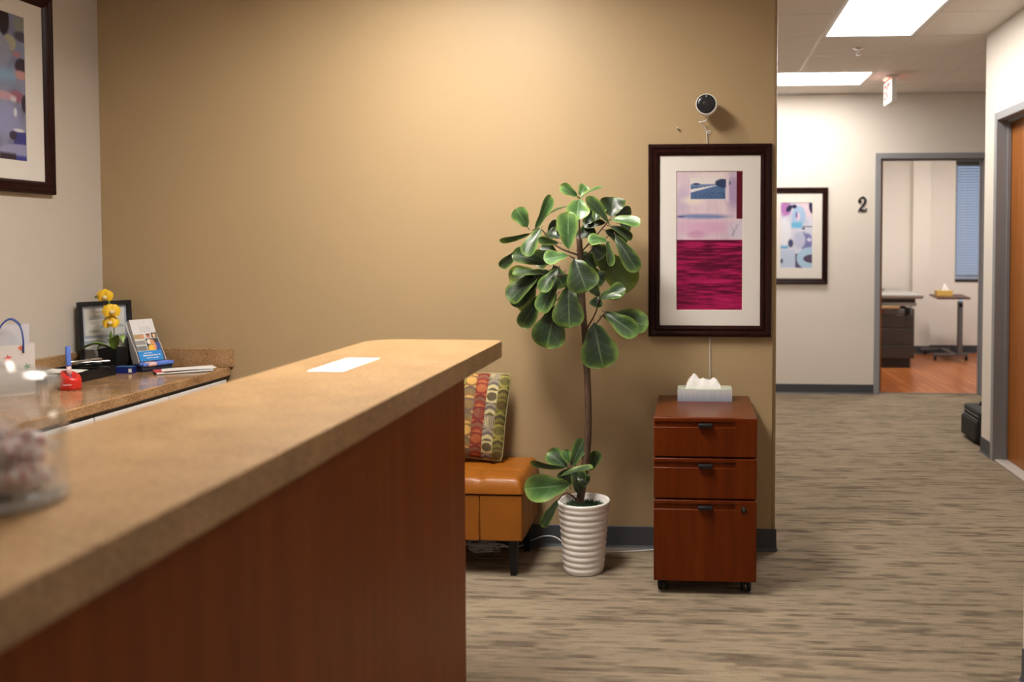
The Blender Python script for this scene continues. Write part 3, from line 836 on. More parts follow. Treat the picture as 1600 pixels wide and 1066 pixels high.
pens = [(-2.60, 3.69, 0.046, 0.35, 'black'), (-2.585, 3.70, 0.055, -0.25, 'black'), (-2.57, 3.695, 0.062, 0.7, 'silver'), (-2.59, 3.68, 0.070, 1.0, 'silver'), (-2.56, 3.685, 0.038, 0.15, 'black')]
for k, (x, y, z, a_, c) in enumerate(pens):
    q = thing('pen', ('black pen in the middle of the pens in the desk tray', 'black pen just under the silver pens in the desk tray', 'lower silver pen lying across the black pens', 'topmost silver pen on the pile of pens in the tray', 'lowest black pen under the other pens in the tray')[k], 'pen', (x, y, WT+z), a_, 'pens in the desk tray')
    mm = m_black if c == 'black' else m_chrome
    bm = BM(); lathe(bm, [(0.001, -0.07), (0.004, -0.058), (0.0045, -0.05), (0.0045, 0.06), (0.003, 0.065)], 10, M=Matrix.Rotation(PI/2, 4, 'Y')); obj('barrel', bm, mm, q)
    obj('clip', bxo(0.02, 0.06, -0.001, 0.001, 0.005, 0.007), m_chrome, q)

# ------------------------------------------------------------------ certificate in the corner
def frame_rails(root, w, h, fw, dep, m, prof=None):
    prof = prof or [(0, 0), (0, dep*0.75), (fw*0.10, dep*0.92), (fw*0.28, dep), (fw*0.50, dep*0.80), (fw*0.62, dep*0.80), (fw*0.72, dep*0.92), (fw*0.85, dep*0.80), (fw, dep*0.55), (fw, 0)]
    cs = [(-1, -1), (1, -1), (1, 1), (-1, 1)]
    for k in range(4):
        bm = BM(); R2 = []
        for s_ in (cs[k], cs[(k+1) % 4]):
            R2.append([bm.verts.new((s_[0]*(w/2-d), -y, s_[1]*(h/2-d))) for d, y in prof])
        n = len(prof)
        for i in range(n): bm.faces.new((R2[0][i], R2[0][(i+1) % n], R2[1][(i+1) % n], R2[1][i]))
        bm.faces.new(R2[0][::-1]); bm.faces.new(R2[1])
        bmesh.ops.recalc_face_normals(bm, faces=bm.faces)
        obj('frame_rail', bm, m, root)
t = thing('framed_certificate', 'black framed certificate leaning in the corner behind the orchid', 'certificate', (-2.655, 3.903, WT+0.158))
t.rotation_euler = (math.radians(-4), 0, math.radians(56))
frame_rails(t, 0.225, 0.305, 0.020, 0.016, m_black, [(0, 0), (0, 0.016), (0.018, 0.016), (0.020, 0.010), (0.020, 0)])
p = Paint(70, 90, (205, 205, 200)); p.noise(6, 9, 9, 3)
for a_ in ((0, 1, 0, 0.05), (0, 1, 0.50, 0.56), (0, 1, 0.585, 0.64), (0, 0.05, 0, 1), (0.95, 1, 0, 1), (0.40, 0.92, 0.335, 0.38)): p.rect(*a_, (150, 158, 178), 0.01, 0.85)
p.rect(0.04, 0.96, 0.545, 0.585, (215, 215, 215), 0.01)
for v_, u0, u1 in ((0.10, 0.3, 0.7), (0.17, 0.15, 0.42), (0.20, 0.15, 0.55), (0.22, 0.15, 0.38), (0.27, 0.16, 0.36), (0.30, 0.16, 0.3), (0.70, 0.15, 0.6), (0.75, 0.15, 0.5)): p.rect(u0, u1, v_, v_+0.012, (120, 122, 128), 0.008, 0.7)
obj('certificate_sheet', p.mesh('certificate', 0.187, 0.265, -0.004), printed('print_glazed', 0.12), t)
me = text_mesh('CARA', 0.016, 0.0002); obj('lettering', me, mat('ink', (0.03, 0.03, 0.04), 0.6), t, (-0.045, -0.0046, 0.018), (PI/2, 0, 0))
obj('backing', bxo(-0.10, 0.10, -0.003, 0.0, -0.14, 0.14), m_black, t)

# ------------------------------------------------------------------ orchid
t = thing('potted_orchid', 'yellow orchid in a square black pot on the worktop', 'potted plant', (-2.580, 3.846, WT))
bm = BM(); s0, s1, hh = 0.036, 0.044, 0.105
vv = [[bm.verts.new((sx*k, sy*k, z)) for sx, sy in ((-1, -1), (1, -1), (1, 1), (-1, 1))] for k, z in ((s0, 0), (s1, hh), (s1-0.005, hh), (s1-0.007, hh-0.02))]
bm.faces.new(vv[0][::-1])
for A, B in zip(vv, vv[1:]):
    for i in range(4): bm.faces.new((A[i], A[(i+1) % 4], B[(i+1) % 4], B[i]))
bm.faces.new(vv[3])
obj('pot', bm, m_black, t)
m_oleaf = mat('orchid_leaf', (0.17, 0.27, 0.05), 0.4)
def strap(pts, w, m, root, name='leaf', n=6):
    C_ = catmull(pts, 5); bm = BM(); prev = None; N_ = len(C_)
    for i, p_ in enumerate(C_):
        T = (C_[min(i+1, N_-1)]-C_[max(i-1, 0)]).normalized(); S = T.cross(Vector((0, 0, 1)))
        S = S.normalized() if S.length > 1e-3 else Vector((1, 0, 0)); U = S.cross(T)
        ww = w*max(0.06, math.sin(PI*min(1, (0.12+0.88*i/(N_-1)))**0.9))
        row = [bm.verts.new(p_+S*ww*s_+U*abs(s_)*ww*0.35) for s_ in (-1, -0.5, 0, 0.5, 1)]
        if prev:
            for k in range(4): bm.faces.new((prev[k], prev[k+1], row[k+1], row[k])).smooth = True
        prev = row
    return obj(name, bm, m, root)
strap([(0, -0.005, 0.10), (-0.05, -0.04, 0.125), (-0.10, -0.06, 0.105), (-0.125, -0.07, 0.085)], 0.029, m_oleaf, t)
strap([(0, 0, 0.10), (-0.03, 0.01, 0.14), (-0.07, 0.0, 0.145)], 0.010, m_oleaf, t)
strap([(0.005, 0, 0.10), (0.02, -0.01, 0.14), (0.045, -0.012, 0.16), (0.06, -0.02, 0.13)], 0.024, m_oleaf, t)
strap([(0, 0, 0.09), (-0.005, -0.005, 0.14), (-0.002, -0.01, 0.185)], 0.010, m_oleaf, t)
strap([(0, 0, 0.10), (-0.03, -0.03, 0.12), (-0.045, -0.05, 0.10)], 0.014, m_oleaf, t)
bm = BM(); tube(bm, [(0, 0, 0.09), (0.006, 0, 0.18), (0.004, -0.01, 0.26), (-0.005, -0.02, 0.32), (-0.025, -0.025, 0.345), (-0.045, -0.028, 0.335)], 0.0022, 6, 5); obj('stem', bm, m_oleaf, t)
bm = BM(); lathe(bm, [(0.0005, 0), (0.005, 0.006), (0.0055, 0.012), (0.001, 0.020)], 10, M=Matrix.Translation((-0.045, -0.028, 0.334)) @ Matrix.Rotation(-PI/2, 4, 'Y')); obj('bud', bm, m_oleaf, t)
m_petal = mat('yellow_petal', (0.80, 0.50, 0.02), 0.5)
m_lip = mat('orchid_lip', (0.75, 0.60, 0.35), 0.5)
def flower(loc, yaw, pitch, s=1.0):
    bm = BM()
    for k, (ang, ln, w) in enumerate(((90, 0.022, 0.012), (210, 0.022, 0.011), (330, 0.022, 0.011), (10, 0.024, 0.019), (170, 0.024, 0.019))):
        ang = math.radians(ang); d = Vector((math.cos(ang), 0, math.sin(ang))); q = Vector((-d.z, 0, d.x)); prev = None
        for i in range(6):
            tt = i/5; ww = w*math.sin(PI*(0.15+0.78*tt)); y = -0.004*math.sin(tt*PI)+0.008*tt*tt+(0.003 if k < 3 else -0.001)
            row = [bm.verts.new(s*(d*ln*tt+q*ww*u+Vector((0, y+0.004*abs(u), 0)))) for u in (-1, -0.5, 0, 0.5, 1)]
            if prev:
                for j in range(4): bm.faces.new((prev[j], prev[j+1], row[j+1], row[j])).smooth = True
            prev = row
    f = obj('flower', bm, m_petal, t, loc, (pitch, 0, yaw))
    bm = BM(); lathe(bm, [(0.001, 0), (0.006*s, 0.004), (0.007*s, 0.010), (0.003*s, 0.016)], 10, M=Matrix.Translation((0, 0, -0.004)) @ Matrix.Rotation(PI/2, 4, 'X'))
    obj('lip', bm, m_lip, f)
flower((-0.014, -0.030, 0.338), 0.5, 0.1, 1.35)
flower((0.020, -0.034, 0.272), 0.7, -0.1, 1.5)
flower((-0.018, -0.020, 0.275), -0.5, 0.1, 1.25)
flower((0.008, -0.028, 0.222), 0.4, -0.25, 1.4)
flower((-0.006, -0.022, 0.240), -0.2, -0.3, 1.1)

# ------------------------------------------------------------------ little blue box
t = thing('small_box', 'small dark blue cardboard box beside the brochure stand', 'box', (-2.488, 3.795, WT), math.radians(4))
obj('carton', bxo(-0.036, 0.036, -0.018, 0.018, 0, 0.030, 0.001, 1), mat('navy_card', (0.008, 0.018, 0.16), 0.4), t)
obj('lid_flap', bxo(-0.036, 0.030, -0.018, 0.018, 0.030, 0.0312), mat('teal_card', (0.05, 0.16, 0.30), 0.4), t)
obj('printed_patch', bxo(0.020, 0.034, -0.0186, -0.018, 0.006, 0.022), m_paper, t)

# ------------------------------------------------------------------ brochure stand
HS = thing('brochure_stand', 'grey tilted brochure stand on a navy curved base', 'brochure stand', (-2.440, 3.900, WT), math.radians(60))
m_greyp = mat('pale_grey_plastic', (0.50, 0.50, 0.51), 0.4)
lean = math.radians(28)
up = Vector((0, math.sin(lean), math.cos(lean))); fr = Vector((0, -math.cos(lean), math.sin(lean)))
MB_ = Matrix(((1, 0, 0, 0), (0, -fr.y, up.y, -0.012), (0, -fr.z, up.z, 0.048), (0, 0, 0, 1)))   # local x, depth(back), up
obj('back_plate', bxo(-0.060, 0.060, 0.024, 0.027, -0.01, 0.200, 0.001, 1, M=MB_), m_greyp, HS)
for s_ in (-1, 1):
    bm = BM(); poly = [(-0.002, -0.01), (0.050, 0.0), (0.050, 0.05), (0.030, 0.13), (0.027, 0.200), (-0.002, 0.03)]
    vs2 = prism(bm, [(a_, z) for a_, z in poly], s_*0.060-0.0015, s_*0.060+0.0015)
    bmesh.ops.transform(bm, matrix=MB_ @ Matrix(((0, 1, 0, 0), (1, 0, 0, 0), (0, 0, 1, 0), (0, 0, 0, 1))), verts=vs2)
    bmesh.ops.recalc_face_normals(bm, faces=bm.faces)
    obj('side_plate', bm, m_greyp, HS)
bm = BM()
poly = [(-0.052, 0), (0.045, 0), (0.045, 0.030), (0.0, 0.034), (-0.022, 0.030), (-0.030, 0.022), (-0.040, 0.024), (-0.050, 0.022), (-0.055, 0.012)]
vs2 = prism(bm, poly, -0.068, 0.068); bmesh.ops.transform(bm, matrix=Matrix(((0, 1, 0, 0), (1, 0, 0, 0), (0, 0, 1, 0), (0, 0, 0, 1))), verts=vs2); bmesh.ops.recalc_face_normals(bm, faces=bm.faces)
obj('base', bm, mat('navy_plastic', (0.010, 0.014, 0.040), 0.3), HS)
HM = Matrix.Translation((-2.440, 3.900, WT)) @ Matrix.Rotation(math.radians(60), 4, 'Z') @ MB_
def place(o, M):
    o.matrix_world = M; return o
p = Paint(64, 130, (212, 210, 212))
p.noise(3, 6, 6)
p.rect(0, 1, 0.43, 0.78, (200, 200, 200), 0.004)
p.rect(0.0, 0.44, 0.36, 0.47, (165, 140, 100), 0.01); p.ell(0.34, 0.42, 0.08, 0.05, (205, 140, 110), 0.4)
p.rect(0.50, 0.72, 0.35, 0.46, (200, 175, 160), 0.01); p.ell(0.62, 0.39, 0.07, 0.035, (70, 40, 35), 0.4); p.ell(0.62, 0.42, 0.06, 0.035, (190, 110, 90), 0.4)
p.rect(0.76, 1.0, 0.34, 0.46, (60, 48, 40), 0.01); p.ell(0.88, 0.41, 0.07, 0.05, (215, 180, 140), 0.4)
p.rect(0.0, 0.42, 0.51, 0.61, (135, 135, 132), 0.01); p.rect(0.0, 0.42, 0.64, 0.755, (110, 112, 112), 0.01)
p.noise(10, 30, 2, 8)
p.rect(0.46, 1.0, 0.475, 0.755, (48, 46, 44), 0.01)
p.ell(0.60, 0.55, 0.11, 0.06, (225, 220, 215), 0.3); p.ell(0.72, 0.56, 0.09, 0.06, (205, 140, 100), 0.3); p.ell(0.64, 0.72, 0.15, 0.10, (225, 175, 60), 0.2); p.ell(0.92, 0.68, 0.13, 0.11, (50, 75, 145), 0.2); p.ell(0.79, 0.66, 0.06, 0.09, (210, 145, 105), 0.3)
p.rect(0.46, 1.0, 0.76, 0.80, (30, 130, 205), 0.004)
p.rect(0, 1, 0.765, 1.0, (20, 128, 205), 0.004)
bme = p.mesh('brochure_front', 0.104, 0.205)
box_me = bpy.data.meshes.new('brochure')
bm = bxo(-0.052, 0.052, 0, 0.0035, 0, 0.205); bm.to_mesh(box_me); bm.free()
edge = mat('brochure_edge', (0.62, 0.60, 0.60), 0.5)
blue_edge = mat('brochure_blue', (0.012, 0.20, 0.55), 0.4)
for k in range(5):
    o = obj('brochure', box_me, edge, HS)
    o.parent = None; o.matrix_world = HM @ Matrix.Translation((0.0006*((k*7) % 3-1), 0.0004+k*0.0042, -0.004+0.0006*k))
    tag(o, ('first', 'second', 'third', 'fourth', 'rearmost')[k]+' folded blue and white brochure behind the front one in the grey stand', 'brochure', 'brochures in the stand')
    if 0 < k < 4: o['label'] = ('', 'folded brochure right behind the front brochure in the stand', 'folded brochure in the middle of the stack in the stand', 'folded brochure just before the rearmost one in the stand')[k]
    if k == 4: o['label'] = 'rearmost folded brochure against the grey back of the stand'
    obj('blue_band', bxo(-0.0524, 0.0524, -0.0001, 0.0036, 0.002, 0.047), blue_edge, o)
    if k == 0:
        o['label'] = 'front brochure in the stand, with photos and a blue panel'
        c = obj('cover_print', bme, printed('print_satin', 0.35), o, (0, -0.0004, 0.1025))
        for s_, sz, z, x in (('Medicare Part B', 0.0118, 0.026, 0.004), ('and your coverage', 0.0072, 0.014, 0.004), ('Learn about', 0.0072, 0.038, -0.010)):
            obj('lettering', text_mesh(s_, sz, 0.0001, bold=0.0002), m_paper, o, (x, -0.0012, z), (PI/2, 0, 0))
        for s_, z in (('Extra Help', 0.165), ('For Medicare', 0.155), ('Drug Costs', 0.145)):
            obj('lettering', text_mesh(s_, 0.009, 0.0001), mat('grey_ink', (0.35, 0.35, 0.38), 0.6), o, (0.008, -0.0012, z), (PI/2, 0, 0))
for k, (y, z) in enumerate(((-0.032, 0.034), (-0.046, 0.032))):
    P0 = Matrix.Translation((-2.440, 3.900, WT)) @ Matrix.Rotation(math.radians(60), 4, 'Z') @ Vector((-0.068+0.004*k, y-0.006*k, z-0.0004))
    marker(P0, (0, PI/2, math.radians(60)), ('blue marker pen lying in the brochure stand tray against the brochures', 'blue marker pen lying along the front lip of the brochure stand')[k])

# ------------------------------------------------------------------ papers beside the stand
m_redf = mat('red_folder', (0.50, 0.05, 0.055), 0.5)
a_ = math.radians(36); base_p = Vector((-2.262, 3.862, WT))
def flat(name, label, cat, w, d, h, dx, dy, z, m, da, group=None):
    o = obj(name, bxo(-w/2, w/2, -d/2, d/2, 0, h, 0.0004, 1), m, None, (base_p.x+dx, base_p.y+dy, WT+z), (0, 0, a_+da))
    return tag(o, label, cat, group)
flat('clipboard', 'thin dark clipboard under the loose papers by the tan wall', 'clipboard', 0.23, 0.11, 0.003, 0.0, -0.012, 0, mat('clipboard_brown', (0.06, 0.05, 0.045), 0.5), -0.03)
flat('paper_pad', 'white paper pad between the clipboard and the red folder', 'paper pad', 0.225, 0.10, 0.006, 0.005, -0.010, 0.003, m_paper, 0.0)
flat('folder', 'red card folder under the top white sheets', 'folder', 0.215, 0.10, 0.003, -0.012, -0.006, 0.009, m_redf, 0.02)
for k in range(3): flat('paper_sheet', ('lowest', 'middle', 'topmost')[k]+' white paper sheet lying on the red folder', 'paper', 0.205, 0.095, 0.0012, 0.014+0.005*k, 0.0, 0.012+k*0.0014, m_paper, -0.05+0.06*k, 'sheets on the red folder')

# ================================================================== PICTURES
def picture(name, label, loc, rotz, w, h, fw, pw_, ph_, px, pz, paint, m=m_mahog):
    t = thing(name, label, 'picture', loc, rotz)
    frame_rails(t, w, h, fw, 0.032, m)
    W2, H2 = w/2-fw+0.004, h/2-fw+0.004
    bm = BM()   # mat board with a bevelled opening
    o_ = [bm.verts.new((x, -0.014, z)) for x, z in ((-W2, -H2), (W2, -H2), (W2, H2), (-W2, H2))]
    i_ = [bm.verts.new((px+x*pw_/2, -0.014, pz+z*ph_/2)) for x, z in ((-1, -1), (1, -1), (1, 1), (-1, 1))]
    j_ = [bm.verts.new((px+x*(pw_/2-0.002), -0.011, pz+z*(ph_/2-0.002))) for x, z in ((-1, -1), (1, -1), (1, 1), (-1, 1))]
    for A, B in ((o_, i_), (i_, j_)):
        for k in range(4): bm.faces.new((A[k], A[(k+1) % 4], B[(k+1) % 4], B[k]))
    obj('mat_board', bm, m_card, t)
    obj('backing', bxo(-W2, W2, -0.008, -0.001, -H2, H2), m_card, t)
    obj('art_print', paint.mesh('art_print', pw_, ph_, 0), printed('print_glazed', 0.12), t, (px, -0.0105, pz))
    return t
# main picture on the tan wall
p = Paint(110, 230, (214, 194, 206))
p.noise(16, 4, 9, 1, (0.9, 1.1, 0.7)); p.noise(8, 40, 3, 5)
p.ell(0.86, 0.15, 0.10, 0.14, (150, 130, 172), 1.0, 0.75); p.ell(0.10, 0.20, 0.08, 0.10, (180, 165, 195), 1.0, 0.6)
p.ell(0.25, 0.21, 0.16, 0.03, (232, 222, 208), 1.0, 0.8); p.ell(0.5, 0.03, 0.3, 0.02, (235, 225, 215), 1.0, 0.6)
p.ell(0.45, 0.40, 0.42, 0.05, (206, 160, 192), 1.0, 0.8); p.ell(0.30, 0.455, 0.14, 0.03, (190, 140, 178), 0.8, 0.7); p.ell(0.92, 0.42, 0.14, 0.06, (205, 200, 216), 0.8, 0.8)
p.ell(0.40, 0.325, 0.40, 0.020, (150, 140, 180), 0.8, 0.8); p.ell(0.39, 0.325, 0.36, 0.011, (118, 138, 180), 0.4, 0.95, 0.01); p.ell(0.07, 0.327, 0.06, 0.006, (90, 85, 130), 0.5, 0.9)
p.rect(0.205, 0.745, 0.045, 0.205, (222, 214, 214), 0.006)
p.rect(0.215, 0.735, 0.095, 0.20, (78, 104, 146), 0.006); p.rect(0.215, 0.735, 0.095, 0.112, (120, 140, 175), 0.01, 0.7)
p.mix(((p.U > 0.215) & (p.U < 0.62) & (np.abs(p.V-(0.142-0.10*(p.U-0.215))) < 0.012*(0.66-p.U)/0.45)).astype(float), (225, 220, 225))
p.ell(0.70, 0.085, 0.10, 0.028, (48, 62, 96), 0.3, 1, 0, 0.8, 4); p.rect(0.745, 0.79, 0.03, 0.22, (214, 198, 210), 0.008); p.ell(0.30, 0.092, 0.05, 0.006, (50, 60, 90), 0.6)
p.mix(((p.U > 0.22) & (p.U < 0.735) & (p.V > 0.15) & (p.V < 0.197))*0.6*np.clip(fbm(p.U*40, p.V*90, 7)*2-0.7, 0, 1), (45, 62, 100))
p.rect(0.905, 1.0, 0.0, 0.342, (88, 16, 34), 0.006)
for k in range(4):
    u0 = 0.78+0.05*k; p.mix((np.abs(p.U-(u0+0.08*np.sin((p.V-0.36)*18+k))) < 0.006).astype(float)*((p.V > 0.38) & (p.V < 0.47))*0.35, (120, 110, 140))
p.rect(0, 1, 0.493, 1.01, (150, 24, 76), 0.004)
low = np.clip((p.V-0.493)/0.5, 0, 1); st = 0.5*fbm(p.U*1.3+0.4, p.V*30, 21, 4)+0.5*fbm(p.U*4.0, p.V*95, 31, 3); msk = (p.V > 0.495)
p.mix(np.clip((0.55-st)*5.5+0.50-low*0.55-p.U*0.30, 0, 1)*msk*0.9, (78, 12, 40)); p.mix(np.clip((st-0.55)*6, 0, 1)*msk*np.clip(p.U*1.4-0.2, 0, 1)*0.8, (196, 40, 104))
picture('framed_picture', 'dark framed pink and crimson abstract print on the tan wall', (0.0723, YW, 1.389), 0, 0.5436, 0.8525, 0.050, 0.294, 0.617, -0.0013, -0.0005, p)
# far corridor picture
p = Paint(90, 150, (206, 208, 226)); p.noise(14, 5, 7, 2)
p.ell(0.80, 0.10, 0.32, 0.14, (226, 205, 218), 0.5); p.ell(0.15, 0.1, 0.16, 0.10, (178, 120, 184), 0.5, 1, 0, 0.8); p.ell(0.57, 0.22, 0.22, 0.17, (165, 192, 226), 0.25); p.ell(0.54, 0.21, 0.07, 0.06, (225, 200, 220), 0.4)
p.ell(0.27, 0.09, 0.10, 0.045, (46, 48, 78), 0.3, 1, -0.3); p.ell(0.43, 0.06, 0.08, 0.03, (46, 48, 78), 0.3); p.ell(0.95, 0.07, 0.06, 0.10, (52, 50, 82), 0.2, 1, -0.4); p.ell(0.50, 0.19, 0.03, 0.05, (105, 105, 170), 0.4)
p.rect(0.34, 0.66, 0.30, 0.385, (110, 180, 222), 0.03); p.rect(0.68, 1.0, 0.36, 0.372, (52, 52, 80), 0.008); p.ell(0.72, 0.395, 0.05, 0.015, (60, 60, 92), 0.4)
p.ell(0.12, 0.45, 0.22, 0.20, (222, 224, 236), 0.4); p.ell(0.80, 0.60, 0.24, 0.13, (120, 122, 176), 0.3, 1, 0, 0.7); p.ell(0.60, 0.57, 0.18, 0.13, (184, 188, 216), 0.3); p.ell(0.90, 0.565, 0.07, 0.03, (205, 208, 230), 0.3)
p.ell(0.32, 0.62, 0.08, 0.06, (68, 72, 110), 0.4); p.rect(0.0, 0.24, 0.66, 0.70, (105, 165, 210), 0.02); p.rect(0.0, 0.46, 0.72, 0.99, (184, 198, 222), 0.03); p.rect(0.47, 0.75, 0.78, 1.0, (88, 80, 116), 0.03); p.rect(0, 0.08, 0.86, 0.92, (70, 75, 110), 0.02)
p.ell(0.93, 0.85, 0.42, 0.17, (168, 198, 226), 0.06); p.ell(1.0, 0.855, 0.28, 0.065, (84, 72, 100), 0.1)
picture('framed_picture', 'dark framed pastel blue abstract print on the cream corridor wall', (0.943, YF, 1.450), 0, 0.560, 0.882, 0.052, 0.29, 0.60, -0.003, 0.004, p)
# left wall picture
p = Paint(90, 170, (120, 124, 150)); p.noise(22, 5, 9, 12)
p.ell(0.62, 0.06, 0.10, 0.10, (40, 34, 44), 0.3); p.ell(0.92, 0.06, 0.12, 0.06, (120, 122, 118), 0.5); p.ell(0.95, 0.14, 0.14, 0.035, (66, 60, 76), 0.5); p.ell(0.72, 0.20, 0.12, 0.055, (150, 148, 130), 0.15); p.ell(0.50, 0.27, 0.24, 0.11, (128, 130, 150), 0.2); p.ell(0.84, 0.27, 0.08, 0.02, (150, 110, 120), 0.6)
p.ell(0.94, 0.35, 0.13, 0.06, (52, 42, 58), 0.2); p.ell(0.92, 0.405, 0.16, 0.03, (176, 130, 132), 0.5); p.rect(0.4, 0.82, 0.38, 0.47, (122, 150, 180), 0.06); p.ell(0.83, 0.56, 0.14, 0.04, (140, 90, 108), 0.5); p.ell(0.6, 0.57, 0.2, 0.03, (178, 140, 150), 0.5); p.ell(0.98, 0.60, 0.06, 0.06, (50, 40, 60), 0.4)
p.rect(0.72, 0.82, 0.565, 0.60, (196, 194, 206), 0.03); p.ell(0.62, 0.72, 0.28, 0.12, (136, 140, 178), 0.5); p.ell(0.80, 0.67, 0.03, 0.03, (205, 205, 215), 0.6); p.rect(0.76, 1.0, 0.80, 0.89, (60, 62, 128), 0.02); p.ell(0.75, 0.83, 0.07, 0.03, (54, 48, 66), 0.4); p.ell(0.86, 0.79, 0.1, 0.012, (205, 205, 215), 0.5)
p.ell(0.95, 0.935, 0.45, 0.05, (140, 142, 178), 0.15); p.rect(0.5, 0.80, 0.955, 1.0, (52, 42, 54), 0.02); p.rect(0.80, 1.0, 0.965, 1.0, (56, 60, 130), 0.02)
picture('framed_picture', 'dark framed blue and mauve abstract print on the beige wall', (XL, 3.430, 2.000), PI/2, 0.540, 0.832, 0.052, 0.29, 0.588, -0.023, 0.006, p)

# ================================================================== WALL CAMERA, SCREW, ROOM NUMBER
t = thing('security_camera', 'round white wall camera with a black face above the pink picture', 'camera', (0.062, YW, 1.978), 0)
M_ = Matrix.Rotation(PI/2, 4, 'X')
bm = BM(); lathe(bm, [(0.020, 0), (0.020, 0.020), (0.012, 0.026), (0.012, 0.045)], 28, M=M_); obj('wall_mount', bm, m_white, t)
A_ = Matrix.Translation((-0.004, -0.040, 0)) @ Matrix.Rotation(math.radians(-4), 4, 'Z') @ M_
bm = BM(); lathe(bm, [(0.034, 0), (0.043, 0.006), (0.046, 0.020), (0.046, 0.056), (0.0445, 0.061), (0.0415, 0.062), (0.0412, 0.0595)], 40, M=A_); obj('housing', bm, m_white, t)
fc = BM(); lathe(fc, [(0.0413, 0.055), (0.0413, 0.0600), (0.030, 0.0606), (0.0005, 0.0606)], 40, M=A_); face = obj('face', fc, mat('black_gloss', (0.012, 0.012, 0.014), 0.22), t)
bm = BM(); lathe(bm, [(0.0128, 0.0604), (0.0128, 0.0618), (0.010, 0.0622), (0.006, 0.0612), (0.0005, 0.0612)], 24, M=A_); obj('lens', bm, mat('lens_glass', (0.03, 0.022, 0.02), 0.08), face)
bm = BM(); box(bm, -0.0025, 0.0025, 0.031, 0.036, 0.0604, 0.0612, M=A_); obj('indicator', bm, mat('indicator_grey', (0.35, 0.42, 0.45), 0.4), face)
bm = BM(); tube(bm, [(0.000, -0.050, -0.043), (-0.004, -0.040, -0.058), (-0.022, -0.028, -0.066), (-0.040, -0.020, -0.066)], 0.0026, 8, 6)
tube(bm, [(-0.026, -0.014, -0.068), (-0.014, -0.008, -0.088), (-0.006, -0.006, -0.105), (-0.003, -0.005, -0.135), (-0.001, -0.0045, -0.165)], 0.0023, 8, 6); obj('power_cord', bm, m_cable, t)
bm = BM()
for k in range(1): tube(bm, [(0.005+0.006*math.cos(q*PI/8), -0.006, -0.109+0.006*math.sin(q*PI/8)) for q in range(17)], 0.0018, 6)
obj('cord_clip', bm, m_white, t)
t = thing('power_cord', 'thin white cord hanging on the tan wall below the pink picture', 'cord', (0.074, YW-0.004, 0.70))
bm = BM(); tube(bm, [(0, 0, 0.262), (0.0008, 0, 0.16), (0.002, 0, 0.02), (0.004, 0.001, -0.3)], 0.0022, 8, 5); obj('cord_run', bm, m_cable, t)
t = thing('wall_screw', 'small screw left in the tan wall beside the camera cord', 'screw', (-0.07, YW, 1.886))
bm = BM(); lathe(bm, [(0.0035, -0.004), (0.0035, 0.010)], 10, M=M_); obj('shank', bm, m_chrome, t)
bm = BM(); lathe(bm, [(0.0035, 0.010), (0.006, 0.011), (0.005, 0.014), (0.0005, 0.015)], 12, M=M_); obj('head', bm, m_chrome, t)

def ribbon(bm, pts, wid, y0, y1):
    P2 = catmull([(x, 0, z) for x, z in pts], 6); W_ = [float(q) for q in np.interp(np.linspace(0, len(pts)-1, len(P2)), range(len(pts)), wid)]; prev = None
    for i, p_ in enumerate(P2):
        T = (P2[min(i+1, len(P2)-1)]-P2[max(i-1, 0)]).normalized(); S = Vector((-T.z, 0, T.x))
        row = [bm.verts.new(p_+S*W_[i]/2+Vector((0, y0, 0))), bm.verts.new(p_-S*W_[i]/2+Vector((0, y0, 0))), bm.verts.new(p_-S*W_[i]/2+Vector((0, y1, 0))), bm.verts.new(p_+S*W_[i]/2+Vector((0, y1, 0)))]
        if prev:
            for k in range(4): bm.faces.new((prev[k], prev[(k+1) % 4], row[(k+1) % 4], row[k]))
        else: bm.faces.new(row)
        prev = row
    bm.faces.new(prev[::-1]); bmesh.ops.recalc_face_normals(bm, faces=bm.faces)
bm = BM(); k_ = 0.082
ribbon(bm, [(x*k_, z*k_) for x, z in ((0.16, 1.12), (0.14, 1.32), (0.38, 1.60), (0.68, 1.56), (0.80, 1.26), (0.66, 0.90), (0.34, 0.46), (0.08, 0.10))], [q*k_ for q in (0.22, 0.18, 0.12, 0.20, 0.27, 0.24, 0.15, 0.12)], -0.014, -0.003)
ribbon(bm, [(x*k_, z*k_) for x, z in ((0.02, 0.04), (0.22, 0.22), (0.50, 0.14), (0.74, 0.12), (0.88, 0.26), (0.90, 0.42))], [q*k_ for q in (0.10, 0.16, 0.26, 0.22, 0.16, 0.08)], -0.014, -0.003)
lathe(bm, [(0.015, 0.003), (0.015, 0.014)], 18, M=Matrix.Translation((0.20*k_, 0, 1.16*k_)) @ M_)
t = obj('room_number', bm, m_black, None, (1.493, YF+0.003, 1.667))
tag(t, 'black serif numeral 2 beside the exam room door frame', 'room number')

# ================================================================== CEILING SPRINKLER, EXIT SIGN
t = thing('fire_sprinkler', 'chrome fire sprinkler head in the corridor ceiling', 'sprinkler', (1.145, 6.443, H))
bm = BM(); lathe(bm, [(0.040, 0.0), (0.038, -0.006), (0.020, -0.012), (0.012, -0.013)], 28); obj('escutcheon', bm, m_chrome, t)
bm = BM(); lathe(bm, [(0.009, -0.010), (0.009, -0.026), (0.004, -0.030), (0.004, -0.045)], 14)
for s_ in (-1, 1): tube(bm, [(s_*0.008, 0, -0.024), (s_*0.013, 0, -0.034), (s_*0.003, 0, -0.046)], 0.002, 6)
obj('frame_arms', bm, m_chrome, t)
bm = BM(); lathe(bm, [(0.015, -0.046), (0.016, -0.048), (0.004, -0.050)], 18); obj('deflector', bm, m_chrome, t)

